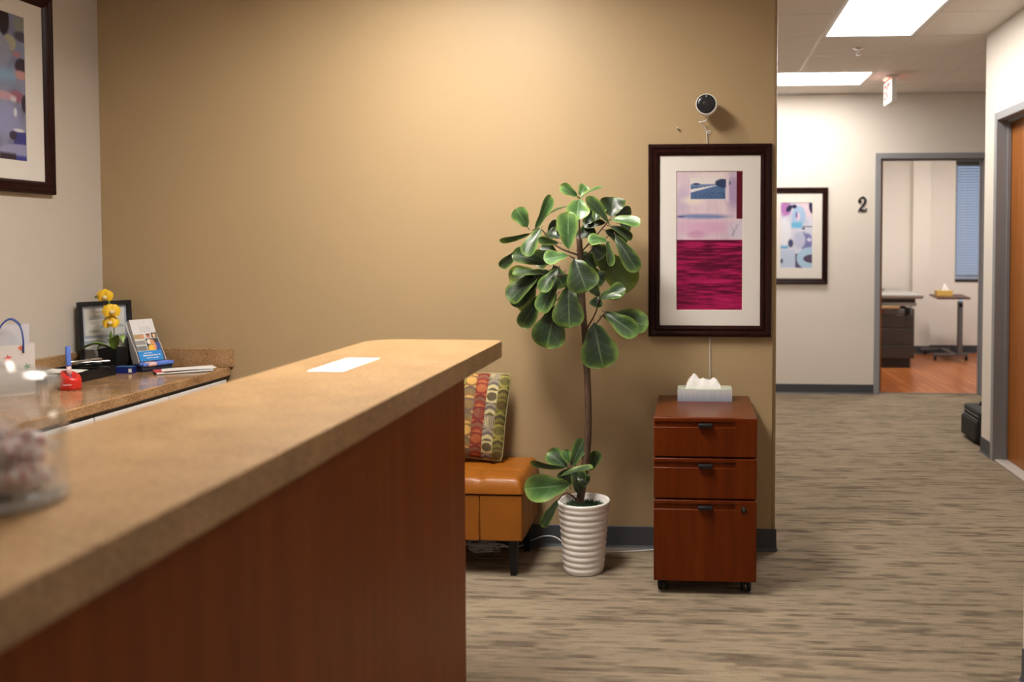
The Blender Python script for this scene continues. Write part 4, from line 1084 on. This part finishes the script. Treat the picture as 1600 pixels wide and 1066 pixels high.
t = thing('exit_sign', 'white exit sign with red letters hung from the corridor ceiling', 'exit sign', (1.60, 7.545, H))
obj('ceiling_canopy', bxo(-0.05, 0.05, -0.075, 0.075, -0.022, -0.0005, 0.004, 2), m_white, t)
obj('sign_box', bxo(-0.020, 0.026, -0.145, 0.145, -0.226, -0.034, 0.008, 3), m_white, t)
bm = BM(); lathe(bm, [(0.012, -0.036), (0.012, -0.020)], 14); obj('stem', bm, m_white, t)
obj('lit_face', bxo(-0.0225, -0.0195, -0.135, 0.135, -0.218, -0.044, 0.001, 1), emit('exit_face_light', (1.0, 0.86, 0.84), 0.42), t)
me = text_mesh('EXIT', 0.170, 0.001, bold=0.002)
o = obj('lettering', me, emit('exit_red_light', (1.0, 0.03, 0.03), 0.35), t, (-0.0236, 0, -0.131), (PI/2, 0, -PI/2)); o.scale = (0.62, 1, 1)
MATS['exit_red_light'].node_tree.nodes['Principled BSDF'].inputs['Base Color'].default_value = (0.55, 0.03, 0.03, 1)
MATS['exit_face_light'].node_tree.nodes['Principled BSDF'].inputs['Base Color'].default_value = (0.6, 0.57, 0.56, 1)
for s_ in (-1, 1):
    obj('added_glow_strip', bxo(s_*0.034-0.004, s_*0.034+0.004, -0.06, 0.06, -0.030, -0.024), emit('exit_red_glow', (1.0, 0.06, 0.03), 14.0), t)  # red strips added to throw the sign's glow onto the ceiling

# ================================================================== LEATHER BENCH, PILLOW, CABLES
BX, BY = -1.30, 3.815
t = thing('storage_bench', 'tan leather storage bench with black tapered legs against the tan wall', 'bench', (BX, BY, 0))
x0, x1, y0, y1 = -1.90-BX, -0.696-BX, 3.62-BY, 4.008-BY
obj('bench_body', bxo(x0+0.006, x1-0.006, y0+0.008, y1, 0.158, 0.342, 0.006, 2), m_leather, t)
seams = [x0, -1.71-BX, -1.29-BX, -0.874-BX, x1]
for a, b_ in zip(seams, seams[1:]):
    obj('front_panel', bxo(a+0.0015, b_-0.0015, y0, y0+0.02, 0.154, 0.343, 0.006, 3), m_leather, t)
ys = [y0+0.02, y0+0.15, y0+0.27, y1]
for a, b_ in zip(ys, ys[1:]):
    obj('side_panel', bxo(x1-0.018, x1, a+0.0015, b_-0.0015, 0.154, 0.343, 0.006, 3), m_leather, t)
# padded lid with stitched creases
bm = BM(); nx, ny = 96, 30
def lid_pt(i, j):
    u, v = i/nx, j/ny; x = x0-0.002+(x1-x0+0.004)*u; y = y0-0.004+(y1-y0+0.004)*v
    ex, ey = min(x-x0+0.002, x1+0.002-x), min(y-y0+0.004, y1-y+0.03)
    rnd = lambda e, R: 1.0 if e > R else math.sqrt(max(0, 1-((R-e)/R)**2))
    z = 0.352+0.060*rnd(ex, 0.035)**0.8*rnd(ey, 0.035)**0.8
    dome = 0.012*math.sin(PI*min(1, max(0, u)))*math.sin(PI*min(1, v))
    crease = sum(math.exp(-((x-s_)/0.006)**2)+0.5*math.exp(-((x-s_)/0.02)**2) for s_ in seams[1:-1])
    crease2 = math.exp(-((y-(y0+0.14))/0.007)**2)+math.exp(-((y-(y0+0.27))/0.007)**2)
    return (x, y, z+(dome-0.007*crease-0.005*crease2)*rnd(ex, 0.05)*rnd(ey, 0.03))
g = [[bm.verts.new(lid_pt(i, j)) for i in range(nx+1)] for j in range(ny+1)]
for j in range(ny):
    for i in range(nx): bm.faces.new((g[j][i], g[j][i+1], g[j+1][i+1], g[j+1][i])).smooth = True
bd = [g[0][i] for i in range(nx+1)]+[g[j][nx] for j in range(1, ny+1)]+[g[ny][i] for i in range(nx-1, -1, -1)]+[g[j][0] for j in range(ny-1, 0, -1)]
lo = [bm.verts.new((v_.co.x, v_.co.y, 0.350)) for v_ in bd]
for i in range(len(bd)): bm.faces.new((bd[(i+1) % len(bd)], bd[i], lo[i], lo[(i+1) % len(bd)]))
bm.faces.new(lo)
bmesh.ops.recalc_face_normals(bm, faces=bm.faces)
obj('lid_cushion', bm, m_leather, t)
for (x, y) in ((x1-0.045, y0+0.045), (x1-0.045, y1-0.045), (x0+0.045, y0+0.045), (x0+0.045, y1-0.045)):
    bm = BM(); vv = [[bm.verts.new((x+sx*k, y+sy*k, z)) for sx, sy in ((-1, -1), (1, -1), (1, 1), (-1, 1))] for k, z in ((0.0125, 0), (0.0185, 0.158))]
    bm.faces.new(vv[0][::-1]); bm.faces.new(vv[1])
    for i in range(4): bm.faces.new((vv[0][i], vv[0][(i+1) % 4], vv[1][(i+1) % 4], vv[1][i]))
    obj('leg', bm, m_black, t)

# pillow
PW = 0.405
n = 150
p = Paint(n, n, (150, 120, 80))
xr_ = (1-p.U)*PW; zz = (1-p.V)*PW      # distance from the right edge / from the bottom edge
ci = np.floor(xr_/0.050).astype(int) % 4; fx = (xr_/0.050) % 1.0
pal = {0: ((128, 118, 52), (98, 78, 36), (158, 148, 72), (84, 72, 44)), 1: ((205, 190, 140), (96, 84, 56), (150, 138, 118), (110, 98, 92)), 2: ((134, 52, 30), (176, 96, 52), (120, 40, 26), (128, 84, 62)), 3: ((138, 104, 62), (206, 160, 84), (112, 88, 74), (126, 108, 70))}
C_ = np.zeros((n, n, 3)); period = 0.056
for c in range(4):
    m_c = ci == c; c0, c1, c2, c3 = [np.array(q, float) for q in pal[c]]
    zc = (zz+0.021*c) / period; k = np.floor(zc).astype(int); fz = zc-k; kind = (k*5+c*3) % 4
    arc = 0.22*np.sin(PI*fx)
    ellm = ((fx-0.5)/0.46)**2+((fz-0.5)/0.36)**2 < 1
    col_e = np.where(ellm[..., None], np.where((kind == 0)[..., None], c1, np.where((np.sin(fx*40) > 0)[..., None], c0, c3)), np.where((kind == 0)[..., None], c0, c2))
    fa = (fz-arc) % 1.0
    col_a = np.where((fa < 0.30)[..., None], c0, np.where((fa < 0.55)[..., None], c3, np.where((fa < 0.8)[..., None], c2, c1)))
    cc = np.where(((kind == 0) | (kind == 2))[..., None], col_e, col_a)
    C_ = np.where(m_c[..., None], cc, C_)
p.C = C_*0.92; p.noise(9, 60, 60, 9)
t = thing('throw_pillow', 'patterned rust, olive and cream throw pillow standing on the leather bench', 'pillow', (-1.028, 3.86, 0.428))
t.rotation_euler = (math.radians(-13), math.radians(5), math.radians(4))
me = p.mesh('pillow_front', PW, PW)
def puff(me, sgn):
    co = np.empty(len(me.vertices)*3); me.vertices.foreach_get('co', co); co = co.reshape(-1, 3)
    u, v_ = co[:, 0]/(PW/2), co[:, 2]/(PW/2)
    th = 0.062*np.clip((1-u**4)*(1-v_**4), 0, 1)**0.55*(0.55+0.45*np.clip(1-(u*u+v_*v_)/2.2, 0, 1))
    pin = 0.014*(1-np.abs(v_)**2.5)*np.abs(u)**3; pinv = 0.018*(1-np.abs(u)**2.5)*np.abs(v_)**3
    wr = 0.003*np.sin(u*9+v_*7)*np.clip(1-np.maximum(np.abs(u), np.abs(v_))**6, 0, 1)
    rc = 1-0.075*(np.abs(u)*np.abs(v_))**5; co[:, 0] *= rc; co[:, 2] *= rc
    co[:, 0] -= np.sign(u)*pin; co[:, 2] -= np.sign(v_)*pinv; co[:, 2] += PW/2; co[:, 1] = sgn*(th+wr*(sgn < 0))
    me.vertices.foreach_set('co', co.ravel())
    for f in me.polygons: f.use_smooth = True
puff(me, -1); obj('front_cover', me, printed('woven_fabric', 0.85), t)
me2 = p.mesh('pillow_back', PW, PW); puff(me2, 1); me2.flip_normals(); obj('back_cover', me2, printed('woven_fabric', 0.85), t)
bm = BM(); loop = []
for k in range(120):
    q = k/120*4; s_ = int(q); f = (q-s_)*2-1
    u, v_ = ((f, -1), (1, f), (-f, 1), (-1, -f))[s_]
    x = u*PW/2-math.copysign(1, u)*0.014*(1-abs(v_)**2.5)*abs(u)**3 if abs(u) > 0 else 0
    z = v_*PW/2-math.copysign(1, v_)*0.018*(1-abs(u)**2.5)*abs(v_)**3 if abs(v_) > 0 else 0
    rc = 1-0.075*(abs(u)*abs(v_))**5
    loop.append((x*rc, 0, z*rc+PW/2))
tube(bm, loop+[loop[0]], 0.0035, 6, cap=False); obj('piping', bm, mat('olive_piping', (0.30, 0.26, 0.12), 0.8), t)

# bundled cable under the bench and the run along the wall
random.seed(3)
t = thing('cable_bundle', 'coiled bundle of white cable on the carpet under the leather bench', 'cable', (-0.93, 3.93, 0))
bm = BM()
for k in range(9):
    a0 = random.uniform(0, 6); rx, ry = random.uniform(0.05, 0.085), random.uniform(0.018, 0.034); ox, oy = random.uniform(-0.02, 0.02), random.uniform(-0.012, 0.012); zb = 0.004+0.0042*k
    tube(bm, [(ox+rx*math.cos(a0+q*0.42), oy+ry*math.sin(a0+q*0.42), zb+0.006*math.sin(q*0.9+k)**2) for q in range(16)], 0.0023, 6)
tube(bm, [(0.03, 0.0, 0.04), (0.08, -0.02, 0.045), (0.13, -0.01, 0.03), (0.15, 0.03, 0.06)], 0.0022, 6, 6)
tube(bm, [(-0.06, 0, 0.03), (-0.09, 0.02, 0.08), (-0.11, 0.04, 0.13)], 0.0022, 6, 6)
obj('coils', bm, m_cable, t)
t = thing('floor_cable', 'thin white cable arching out from the bench and along the tan wall baseboard', 'cable', (-0.5, 4.0, 0))
bm = BM(); tube(bm, [(-0.36, -0.03, 0.010), (-0.28, -0.02, 0.012), (-0.22, -0.012, 0.040), (-0.165, -0.014, 0.060), (-0.11, -0.02, 0.055), (-0.05, -0.04, 0.020), (0.04, -0.05, 0.003), (0.14, -0.04, 0.003), (0.28, -0.015, 0.004), (0.42, -0.006, 0.016), (0.60, -0.006, 0.016)], 0.0026, 8, 6); obj('cable_run', bm, m_cable, t)

# ================================================================== FIDDLE-LEAF TREE
PX, PY = -0.457, 3.738
t = thing('plant_pot', 'white ribbed tapered floor pot holding the artificial tree', 'pot', (PX, PY, 0))
prof = [(0.001, 0), (0.078, 0), (0.082, 0.004)]
nr = 11; ztop = 0.283
for k in range(nr):
    za, zb = 0.006+k*(ztop-0.006)/nr, 0.006+(k+1)*(ztop-0.006)/nr
    for q in range(6):
        z = za+(zb-za)*q/6; r = 0.0815+0.0245*z/ztop
        prof.append((r+0.0042*math.sin(PI*(q+0.0)/6)-0.001, z))
prof += [(0.1075, 0.283), (0.110, 0.289), (0.1105, 0.296), (0.108, 0.300), (0.103, 0.300), (0.0995, 0.294), (0.097, 0.262), (0.001, 0.262)]
bm = BM(); lathe(bm, prof, 56, cap=False); obj('pot_shell', bm, mat('white_ceramic', (0.84, 0.80, 0.77), 0.35), t)
tree = thing('artificial_tree', 'artificial fiddle-leaf fig tree with large glossy leaves in the ribbed pot', 'plant', (PX, PY, 0.262))
TO = Vector((PX, PY, 0.262))
m_bark = mat('brown_bark', (0.085, 0.045, 0.026), 0.75)
def bark(m):
    v = coords(m, (60, 60, 9), 'World'); f = noise_tex(m, v, 2, 4, 0.6); base(m, ramp(m, f, [(0.3, (0.045, 0.024, 0.014)), (0.7, (0.13, 0.07, 0.04))])); bump(m, f, 0.4, 0.004)
bark(m_bark)
bm = BM(); pts = [(x-PX, y-PY, z-0.262) for x, y, z, r in TRUNK]; pts[0] = (pts[0][0], pts[0][1], -0.0)
tube(bm, pts, [r for x, y, z, r in TRUNK], 12, 6); obj('trunk', bm, m_bark, tree)
for B in BRANCHES:
    bm = BM(); k = len(B); tube(bm, [(x-PX, y-PY, z-0.262) for x, y, z in B], list(np.linspace(0.0042, 0.0022, k)), 7, 5 if k > 2 else 0); obj('branch', bm, m_bark, tree)
def leaf_material(name, dark, mid, rim, vein):
    m = mat(name, mid, 0.34); N, L, b = nodes(m)
    uv = N.new('ShaderNodeUVMap'); s = N.new('ShaderNodeSeparateXYZ'); L.new(uv.outputs['UV'], s.inputs[0])
    u = mathn(m, 'ABSOLUTE', mathn(m, 'SUBTRACT', mathn(m, 'MULTIPLY', s.outputs['X'], 2.0), 1.0)); v = s.outputs['Y']
    nz = noise_tex(m, coords(m, space='World'), 26, 3)
    e = mathn(m, 'MAXIMUM', u, mathn(m, 'SUBTRACT', mathn(m, 'MULTIPLY', v, 1.9), 0.95))
    e = mathn(m, 'ADD', e, mathn(m, 'MULTIPLY', mathn(m, 'SUBTRACT', nz, 0.5), 0.55))
    c = ramp(m, e, [(0.35, dark), (0.68, mid), (0.95, rim)])
    side = mathn(m, 'FRACT', mathn(m, 'MULTIPLY', mathn(m, 'SUBTRACT', v, mathn(m, 'MULTIPLY', u, 0.28)), 5.0))
    sv = mathn(m, 'LESS_THAN', side, 0.09); mv = mathn(m, 'LESS_THAN', u, 0.05)
    mask = mathn(m, 'MULTIPLY', mathn(m, 'MAXIMUM', mathn(m, 'MULTIPLY', sv, 0.45), mv), 0.55)
    base(m, mixc(m, mask, c, vein))
    bump(m, mathn(m, 'ADD', nz, mathn(m, 'MULTIPLY', mask, -1.0)), 0.25, 0.004)
    return m
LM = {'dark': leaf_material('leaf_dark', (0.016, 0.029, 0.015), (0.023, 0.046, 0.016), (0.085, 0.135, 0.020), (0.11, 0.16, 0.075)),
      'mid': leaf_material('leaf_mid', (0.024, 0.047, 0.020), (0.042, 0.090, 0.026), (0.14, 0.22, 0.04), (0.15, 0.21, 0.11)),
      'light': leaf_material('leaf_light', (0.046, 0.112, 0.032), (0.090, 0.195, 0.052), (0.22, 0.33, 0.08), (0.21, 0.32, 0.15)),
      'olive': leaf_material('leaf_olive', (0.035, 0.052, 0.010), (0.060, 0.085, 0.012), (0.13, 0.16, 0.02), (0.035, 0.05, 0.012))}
random.seed(8)
def leaf(row, k):
    bx, by, bz, tx, ty, tz, w, curl, tone, twist = row
    B = Vector((bx, by, bz))-TO; T_ = Vector((tx, ty, tz))-TO; D = T_-B; ln = D.length; d = D.normalized()
    nrm = Vector((0.10+0.25*math.sin(k*1.7), -1.0, 0.45)); nrm = (nrm-d*nrm.dot(d)).normalized(); S = d.cross(nrm)
    rm = Matrix.Rotation(twist*(1 if k % 2 else -1), 3, d); nrm = rm @ nrm; S = rm @ S
    nl, nw = 16, 8; bm = BM(); uvl = bm.loops.layers.uv.new('UVMap'); rows_ = []
    ph = random.uniform(0, 6)
    for i in range(nl+1):
        v = 1-(1-i/nl)**1.7
        prof = 1.2*(v**0.55)*math.sqrt(max(0.0, 1-v**5.5))
        prof *= 1.0-0.12*math.exp(-((v-0.34)/0.12)**2)
        prof = max(prof, 0.06)
        r_ = []
        for j in range(nw+1):
            u = j/nw*2-1
            x = u*w/2*prof*1.22
            hgt = -0.5*curl*ln*(v*v)+0.16*w*abs(u)**1.6*prof+0.05*w*math.sin(v*9+ph+u*2.0)*abs(u)+0.5*curl*ln*0.33*math.sin(PI*v)
            r_.append((bm.verts.new(B+d*(ln*v)+S*x+nrm*hgt), (j/nw, v)))
        rows_.append(r_)
    for a, b_ in zip(rows_, rows_[1:]):
        for j in range(nw):
            q = (a[j], a[j+1], b_[j+1], b_[j]); f = bm.faces.new([z[0] for z in q]); f.smooth = True
            for lp, z in zip(f.loops, q): lp[uvl].uv = z[1]
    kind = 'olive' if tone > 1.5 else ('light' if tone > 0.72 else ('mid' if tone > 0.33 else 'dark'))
    o = obj('leaf', bm, LM[kind], tree)
    # short leaf stalk
    bm = BM(); tube(bm, [B-d*0.016-nrm*0.004, B-nrm*0.0012, B+d*ln*0.10-nrm*0.001], [0.0017, 0.0015, 0.0008], 6); obj('stalk', bm, m_bark if tone < 0.5 else mat('green_stalk', (0.10, 0.13, 0.03), 0.5), o)
for k, row in enumerate(LEAVES): leaf(row, k)
# moss over the pot soil
random.seed(2); bm = BM()
for k in range(1500):
    a = random.uniform(0, 2*PI); r = 0.092*math.sqrt(random.random()); x, y = r*math.cos(a), r*math.sin(a)
    hh = random.uniform(0.006, 0.022)*(1.1-0.4*r/0.092); dx, dy = random.uniform(-0.016, 0.016), random.uniform(-0.016, 0.016); pa = random.uniform(0, PI); wx, wy = 0.0011*math.cos(pa), 0.0011*math.sin(pa)
    z = 0.002
    vv = [bm.verts.new(q) for q in ((x-wx, y-wy, z), (x+wx, y+wy, z), (x+dx*0.5+wx, y+dy*0.5+wy, z+hh), (x+dx*0.5-wx, y+dy*0.5-wy, z+hh), (x+dx, y+dy, z+hh*0.9))]
    bm.faces.new(vv[:4]); bm.faces.new((vv[3], vv[2], vv[4]))
mo = obj('moss', bm, mat('green_moss', (0.030, 0.075, 0.026), 0.8), tree); mo['kind'] = 'stuff'

# ================================================================== FILE CABINET
FX, FY = 0.0475, 3.495
t = thing('file_cabinet', 'cherry wood rolling file cabinet with three drawers below the pink picture', 'cabinet', (FX, 3.75, 0))
w2 = 0.2005; yf, yb = FY-3.75, 4.012-3.75
obj('carcass', bxo(-w2+0.004, w2-0.004, yf+0.022, yb, 0.060, 0.684, 0.002, 1), m_cherry, t)
obj('cabinet_top', bxo(-w2, w2, yf+0.003, yb, 0.684, 0.700, 0.005, 3), m_cherry_top, t)
def drawer(z0, z1, lock=False):
    """front with a routed finger groove"""
    bm = BM(); gz1 = z1-0.016; gz0 = z1-0.036; gx = 0.118
    y_f, y_g = yf, yf+0.009
    R = 0.006
    box(bm, -w2, w2, y_f+0.006, y_f+0.021, z0, z1, 0.003, 2)
    # face plate around the groove (open to the left edge)
    box(bm, -w2, w2, y_f, y_f+0.012, z0, gz0, 0.003, 2)
    box(bm, -w2, w2, y_f, y_f+0.012, gz1, z1, 0.003, 2)
    box(bm, gx, w2, y_f+0.0003, y_f+0.012, gz0-0.006, gz1+0.006)
    o = obj('drawer', bm, m_cherry, t)
    hz = (gz0+gz1)/2
    h = BM(); box(h, -0.028, 0.028, y_f-0.016, y_f+0.006, hz-0.010, hz+0.006, 0.005, 3); obj('pull', h, m_black, o)
    if lock:
        h = BM(); lathe(h, [(0.011, -0.004), (0.011, 0.003), (0.008, 0.004), (0.0005, 0.004)], 20, M=Matrix.Translation((0.150, y_f, z1-0.034)) @ Matrix.Rotation(PI/2, 4, 'X')); lk = obj('lock', h, m_black, o)
        obj('keyway', bxo(0.149, 0.151, y_f-0.0048, y_f-0.004, z1-0.039, z1-0.029), m_chrome, lk)
drawer(0.546, 0.698); drawer(0.382, 0.539); drawer(0.055, 0.375, True)
for (x, y) in ((-0.165, yf+0.055), (0.162, yf+0.055), (-0.165, yb-0.06), (0.162, yb-0.06)):
    bm = BM(); lathe(bm, [(0.009, 0.03), (0.009, 0.060)], 12, M=Matrix.Translation((x, y, 0))); box(bm, x-0.021, x+0.021, y-0.016, y+0.024, 0.034, 0.050, 0.007, 2)
    c = obj('caster', bm, m_black, t)
    for s_ in (-1, 1):
        bm = BM(); lathe(bm, [(0.0005, -0.009), (0.018, -0.009), (0.0235, -0.004), (0.0235, 0.004), (0.018, 0.009), (0.0005, 0.009)], 22, cap=False, M=Matrix.Translation((x+s_*0.0125, y+0.004, 0.0235)) @ Matrix.Rotation(PI/2, 4, 'Y')); obj('wheel', bm, m_black, c)

# tissue box on the cabinet
t = thing('tissue_box', 'flat grey-blue tissue box on the cherry file cabinet', 'tissue box', (0.050, 3.912, 0.700))
m_tb = mat('tissue_box_print', (0.45, 0.48, 0.55), 0.45)
def tb(m):
    N, L, b = nodes(m); v = coords(m, (1, 1, 1)); s = N.new('ShaderNodeSeparateXYZ'); L.new(v, s.inputs[0])
    nz = noise_tex(m, coords(m, (160, 1, 9)), 1.0, 3); f = mathn(m, 'ADD', mathn(m, 'MULTIPLY', s.outputs['Z'], 16.0), mathn(m, 'MULTIPLY', nz, 0.45))
    base(m, ramp(m, f, [(0.15, (0.22, 0.25, 0.36)), (0.55, (0.40, 0.43, 0.50)), (0.95, (0.58, 0.60, 0.60))]))
tb(m_tb)
bm = BM(); bw, bd_, bh = 0.1165, 0.058, 0.052
vo = [bm.verts.new((sx*bw, sy*bd_, z)) for z in (0, bh) for sx, sy in ((-1, -1), (1, -1), (1, 1), (-1, 1))]
bm.faces.new(vo[:4][::-1])
for i in range(4): bm.faces.new((vo[i], vo[(i+1) % 4], vo[4+(i+1) % 4], vo[4+i]))
obj('carton', bm, m_tb, t)
bm = BM(); n = 28
outer = []; inner = []
for k in range(n):
    a = 2*PI*k/n; c, s_ = math.cos(a), math.sin(a); q = 1/max(abs(c), abs(s_)); outer.append(bm.verts.new((bw*c*q, bd_*s_*q, bh))); inner.append(bm.verts.new((0.075*c, 0.022*s_, bh)))
for k in range(n): bm.faces.new((outer[k], outer[(k+1) % n], inner[(k+1) % n], inner[k]))
obj('carton_top', bm, mat('tissue_box_top', (0.50, 0.55, 0.44), 0.5), t)
# crumpled tissue
def tissue(W_, D_, hts, root, seed):
    rng = random.Random(seed); bm = BM(); nx, ny = 36, 16; G_ = []
    for j in range(ny+1):
        r_ = []
        for i in range(nx+1):
            u, v = i/nx, j/ny; x = (u-0.5)*W_; top = float(np.interp(u, np.linspace(0, 1, len(hts)), hts))
            a = v*PI; y = -math.cos(a)*D_*(1-0.35*math.sin(a)); z = math.sin(a)**0.8*top
            f = 0.006*math.sin(u*12+v*4+seed)+0.003*math.sin(u*23-v*9)+0.003*math.sin(u*7+v*11)
            r_.append(bm.verts.new((x*(1-0.05*math.sin(a)), y+f*math.sin(a)*1.3, z+f*0.9*math.sin(a))))
        G_.append(r_)
    for j in range(ny):
        for i in range(nx): bm.faces.new((G_[j][i], G_[j][i+1], G_[j+1][i+1], G_[j+1][i])).smooth = True
    return bm
o = obj('tissue', tissue(0.155, 0.030, (0.014, 0.040, 0.054, 0.046, 0.040, 0.046, 0.040, 0.034, 0.040, 0.041, 0.018), None, 3), mat('tissue_paper', (0.82, 0.80, 0.79), 0.8), t, (-0.006, 0, bh-0.002))

# ================================================================== SUITCASE BEHIND THE RIGHT WALL CORNER
t = thing('rolling_bag', 'black soft rolling bag on the carpet beside the right wall corner', 'suitcase', (2.09, 6.41, 0), 0)
bm = BM(); box(bm, -0.15, 0.16, -0.18, 0.19, 0.02, 0.235, 0.022, 4); obj('bag_body', bm, m_blackmatte, t)
bm = BM(); box(bm, -0.172, -0.135, -0.165, 0.175, 0.02, 0.165, 0.016, 3); obj('front_pocket', bm, m_blackmatte, t)
bm = BM(); tube(bm, [(-0.158, -0.17, 0.172), (-0.160, 0.0, 0.174), (-0.158, 0.175, 0.176)], 0.0035, 6, 4); obj('zipper', bm, mat('zip_grey', (0.12, 0.12, 0.13), 0.35), t)
bm = BM(); tube(bm, [(-0.152, -0.17, 0.195), (-0.154, 0.0, 0.197), (-0.152, 0.175, 0.199)], 0.003, 6, 4); obj('zipper', bm, mat('zip_grey'), t)
bm = BM(); tube(bm, [(-0.06, -0.10, 0.232), (-0.06, -0.06, 0.262), (-0.06, 0.06, 0.262), (-0.06, 0.10, 0.232)], 0.009, 8, 6); obj('carry_handle', bm, m_blackmatte, t)
for (x, y) in ((-0.125, -0.175), (0.13, -0.175)):
    bm = BM(); lathe(bm, [(0.0005, -0.012), (0.026, -0.012), (0.032, -0.006), (0.032, 0.006), (0.026, 0.012), (0.0005, 0.012)], 22, cap=False, M=Matrix.Translation((x, y, 0.032)) @ Matrix.Rotation(PI/2, 4, 'Y')); wv = obj('wheel', bm, m_black, t)
    bm = BM(); lathe(bm, [(0.0005, -0.0135), (0.011, -0.0135), (0.013, -0.012)], 14, cap=False, M=Matrix.Translation((x, y, 0.032)) @ Matrix.Rotation(PI/2, 4, 'Y')); obj('hub', bm, m_chrome, wv)
for z in (0.125, 0.16):
    bm = BM(); lathe(bm, [(0.0005, -0.004), (0.008, -0.004), (0.006, 0.004), (0.0005, 0.004)], 12, cap=False, M=Matrix.Translation((-0.125, -0.182, z)) @ Matrix.Rotation(PI/2, 4, 'X')); obj('stud', bm, m_chrome, t)
obj('foot', bxo(-0.13, -0.10, 0.14, 0.17, 0, 0.03, 0.004, 1), m_black, t)

# ================================================================== EXAM ROOM FURNITURE
m_et = mat('exam_table_taupe', (0.050, 0.042, 0.036), 0.45)
m_etd = mat('exam_table_dark', (0.020, 0.018, 0.017), 0.5)
m_pad = mat('grey_vinyl', (0.36, 0.345, 0.33), 0.45)
t = thing('exam_table', 'dark drawer exam table with a grey padded top', 'exam table', (2.06, 10.75, 0))
yf = 10.14-10.75
obj('plinth', bxo(-0.33, 0.345, yf+0.03, 0.60, 0, 0.105), m_etd, t)
obj('cabinet_body', bxo(-0.36, 0.385, yf+0.02, 0.62, 0.105, 0.66, 0.006, 2), m_et, t)
for z0, z1 in ((0.108, 0.250), (0.256, 0.440), (0.447, 0.590)):
    d = obj('drawer', bxo(-0.345, 0.365, yf, yf+0.02, z0, z1, 0.006, 2), m_et, t)
obj('control_strip', bxo(-0.345, 0.365, yf+0.005, yf+0.02, 0.597, 0.655, 0.003, 1), mat('strip_grey', (0.13, 0.12, 0.115), 0.4), t)
obj('switch', bxo(0.03, 0.055, yf-0.003, yf+0.006, 0.615, 0.640), mat('switch_red', (0.25, 0.03, 0.025), 0.4), t)
obj('foot_step', bxo(-0.30, 0.22, yf-0.02, yf+0.10, 0.660, 0.690, 0.005, 2), mat('pale_wood_shelf', (0.50, 0.33, 0.17), 0.4), t)
bm = BM(); box(bm, 0.28, 0.33, yf-0.03, yf+0.02, 0.60, 0.68, 0.010, 2); obj('stirrup_block', bm, m_black, t)
obj('top_frame', bxo(-0.38, 0.41, yf+0.03, 0.64, 0.69, 0.725, 0.006, 2), m_pad, t)
obj('frame_gap', bxo(-0.36, 0.40, yf+0.05, 0.62, 0.725, 0.770), m_etd, t)
bm = BM(); box(bm, -0.40, 0.48, yf-0.01, 0.66, 0.770, 0.826, 0.024, 4); obj('pad', bm, m_pad, t)
bm = BM(); box(bm, -0.36, 0.20, 0.05, 0.62, 0.822, 0.88, 0.028, 4, M=Matrix.Translation((0, 0.05, 0.83)) @ Matrix.Rotation(math.radians(4), 4, 'X') @ Matrix.Translation((0, -0.05, -0.83))); obj('head_pad', bm, m_pad, t)

t = thing('overbed_table', 'rolling overbed table with a walnut top and grey post', 'table', (3.08, 10.95, 0))
bm = BM()
top_pts = [(2.765, 10.44), (3.135, 10.44), (3.245, 11.18), (2.865, 11.18)]
a = [bm.verts.new((x-3.08, y-10.95, 0.748)) for x, y in top_pts]; b_ = [bm.verts.new((x-3.08, y-10.95, 0.768)) for x, y in top_pts]
bm.faces.new(a[::-1]); bm.faces.new(b_)
for i in range(4): bm.faces.new((a[i], a[(i+1) % 4], b_[(i+1) % 4], b_[i]))
obj('table_top', bm, m_walnut, t)
obj('post', bxo(0.030, 0.085, -0.125, -0.075, 0.06, 0.70, 0.004, 1), m_steel, t)
obj('post_sleeve', bxo(0.040, 0.075, -0.115, -0.085, 0.69, 0.748), m_chrome, t)
bm = BM(); lathe(bm, [(0.02, -0.02), (0.024, 0.0), (0.014, 0.03)], 14, M=Matrix.Translation((0.058, -0.14, 0.655)) @ Matrix.Rotation(PI/2, 4, 'X')); obj('height_knob', bm, m_black, t)
obj('base_bar', bxo(-0.25, 0.155, -0.12, -0.08, 0.055, 0.085, 0.004, 1), m_steel, t)
obj('base_bar', bxo(-0.02, 0.02, -0.08, 0.44, 0.055, 0.085, 0.004, 1), m_steel, t)
obj('base_bar', bxo(-0.25, 0.10, 0.44, 0.48, 0.055, 0.085, 0.004, 1), m_steel, t)
for x, y in ((-0.225, -0.10), (0.135, -0.10), (-0.20, 0.46), (0.08, 0.46)):
    bm = BM(); lathe(bm, [(0.0005, -0.012), (0.022, -0.012), (0.026, -0.006), (0.026, 0.006), (0.022, 0.012), (0.0005, 0.012)], 18, cap=False, M=Matrix.Translation((x, y, 0.026)) @ Matrix.Rotation(PI/2, 4, 'Y')); lathe(bm, [(0.006, 0.026), (0.006, 0.056)], 8, M=Matrix.Translation((x, y, 0))); obj('caster', bm, m_black, t)
t = thing('tissue_box', 'yellow tissue box on the walnut overbed table', 'tissue box', (2.945, 10.85, 0.768))
obj('carton', bxo(-0.092, 0.092, -0.055, 0.055, 0, 0.062, 0.002, 1), mat('yellow_carton', (0.66, 0.42, 0.10), 0.5), t)
obj('tissue', tissue(0.075, 0.024, (0.02, 0.06, 0.075, 0.05, 0.02), None, 7), mat('tissue_paper'), t, (0.018, 0, 0.060))
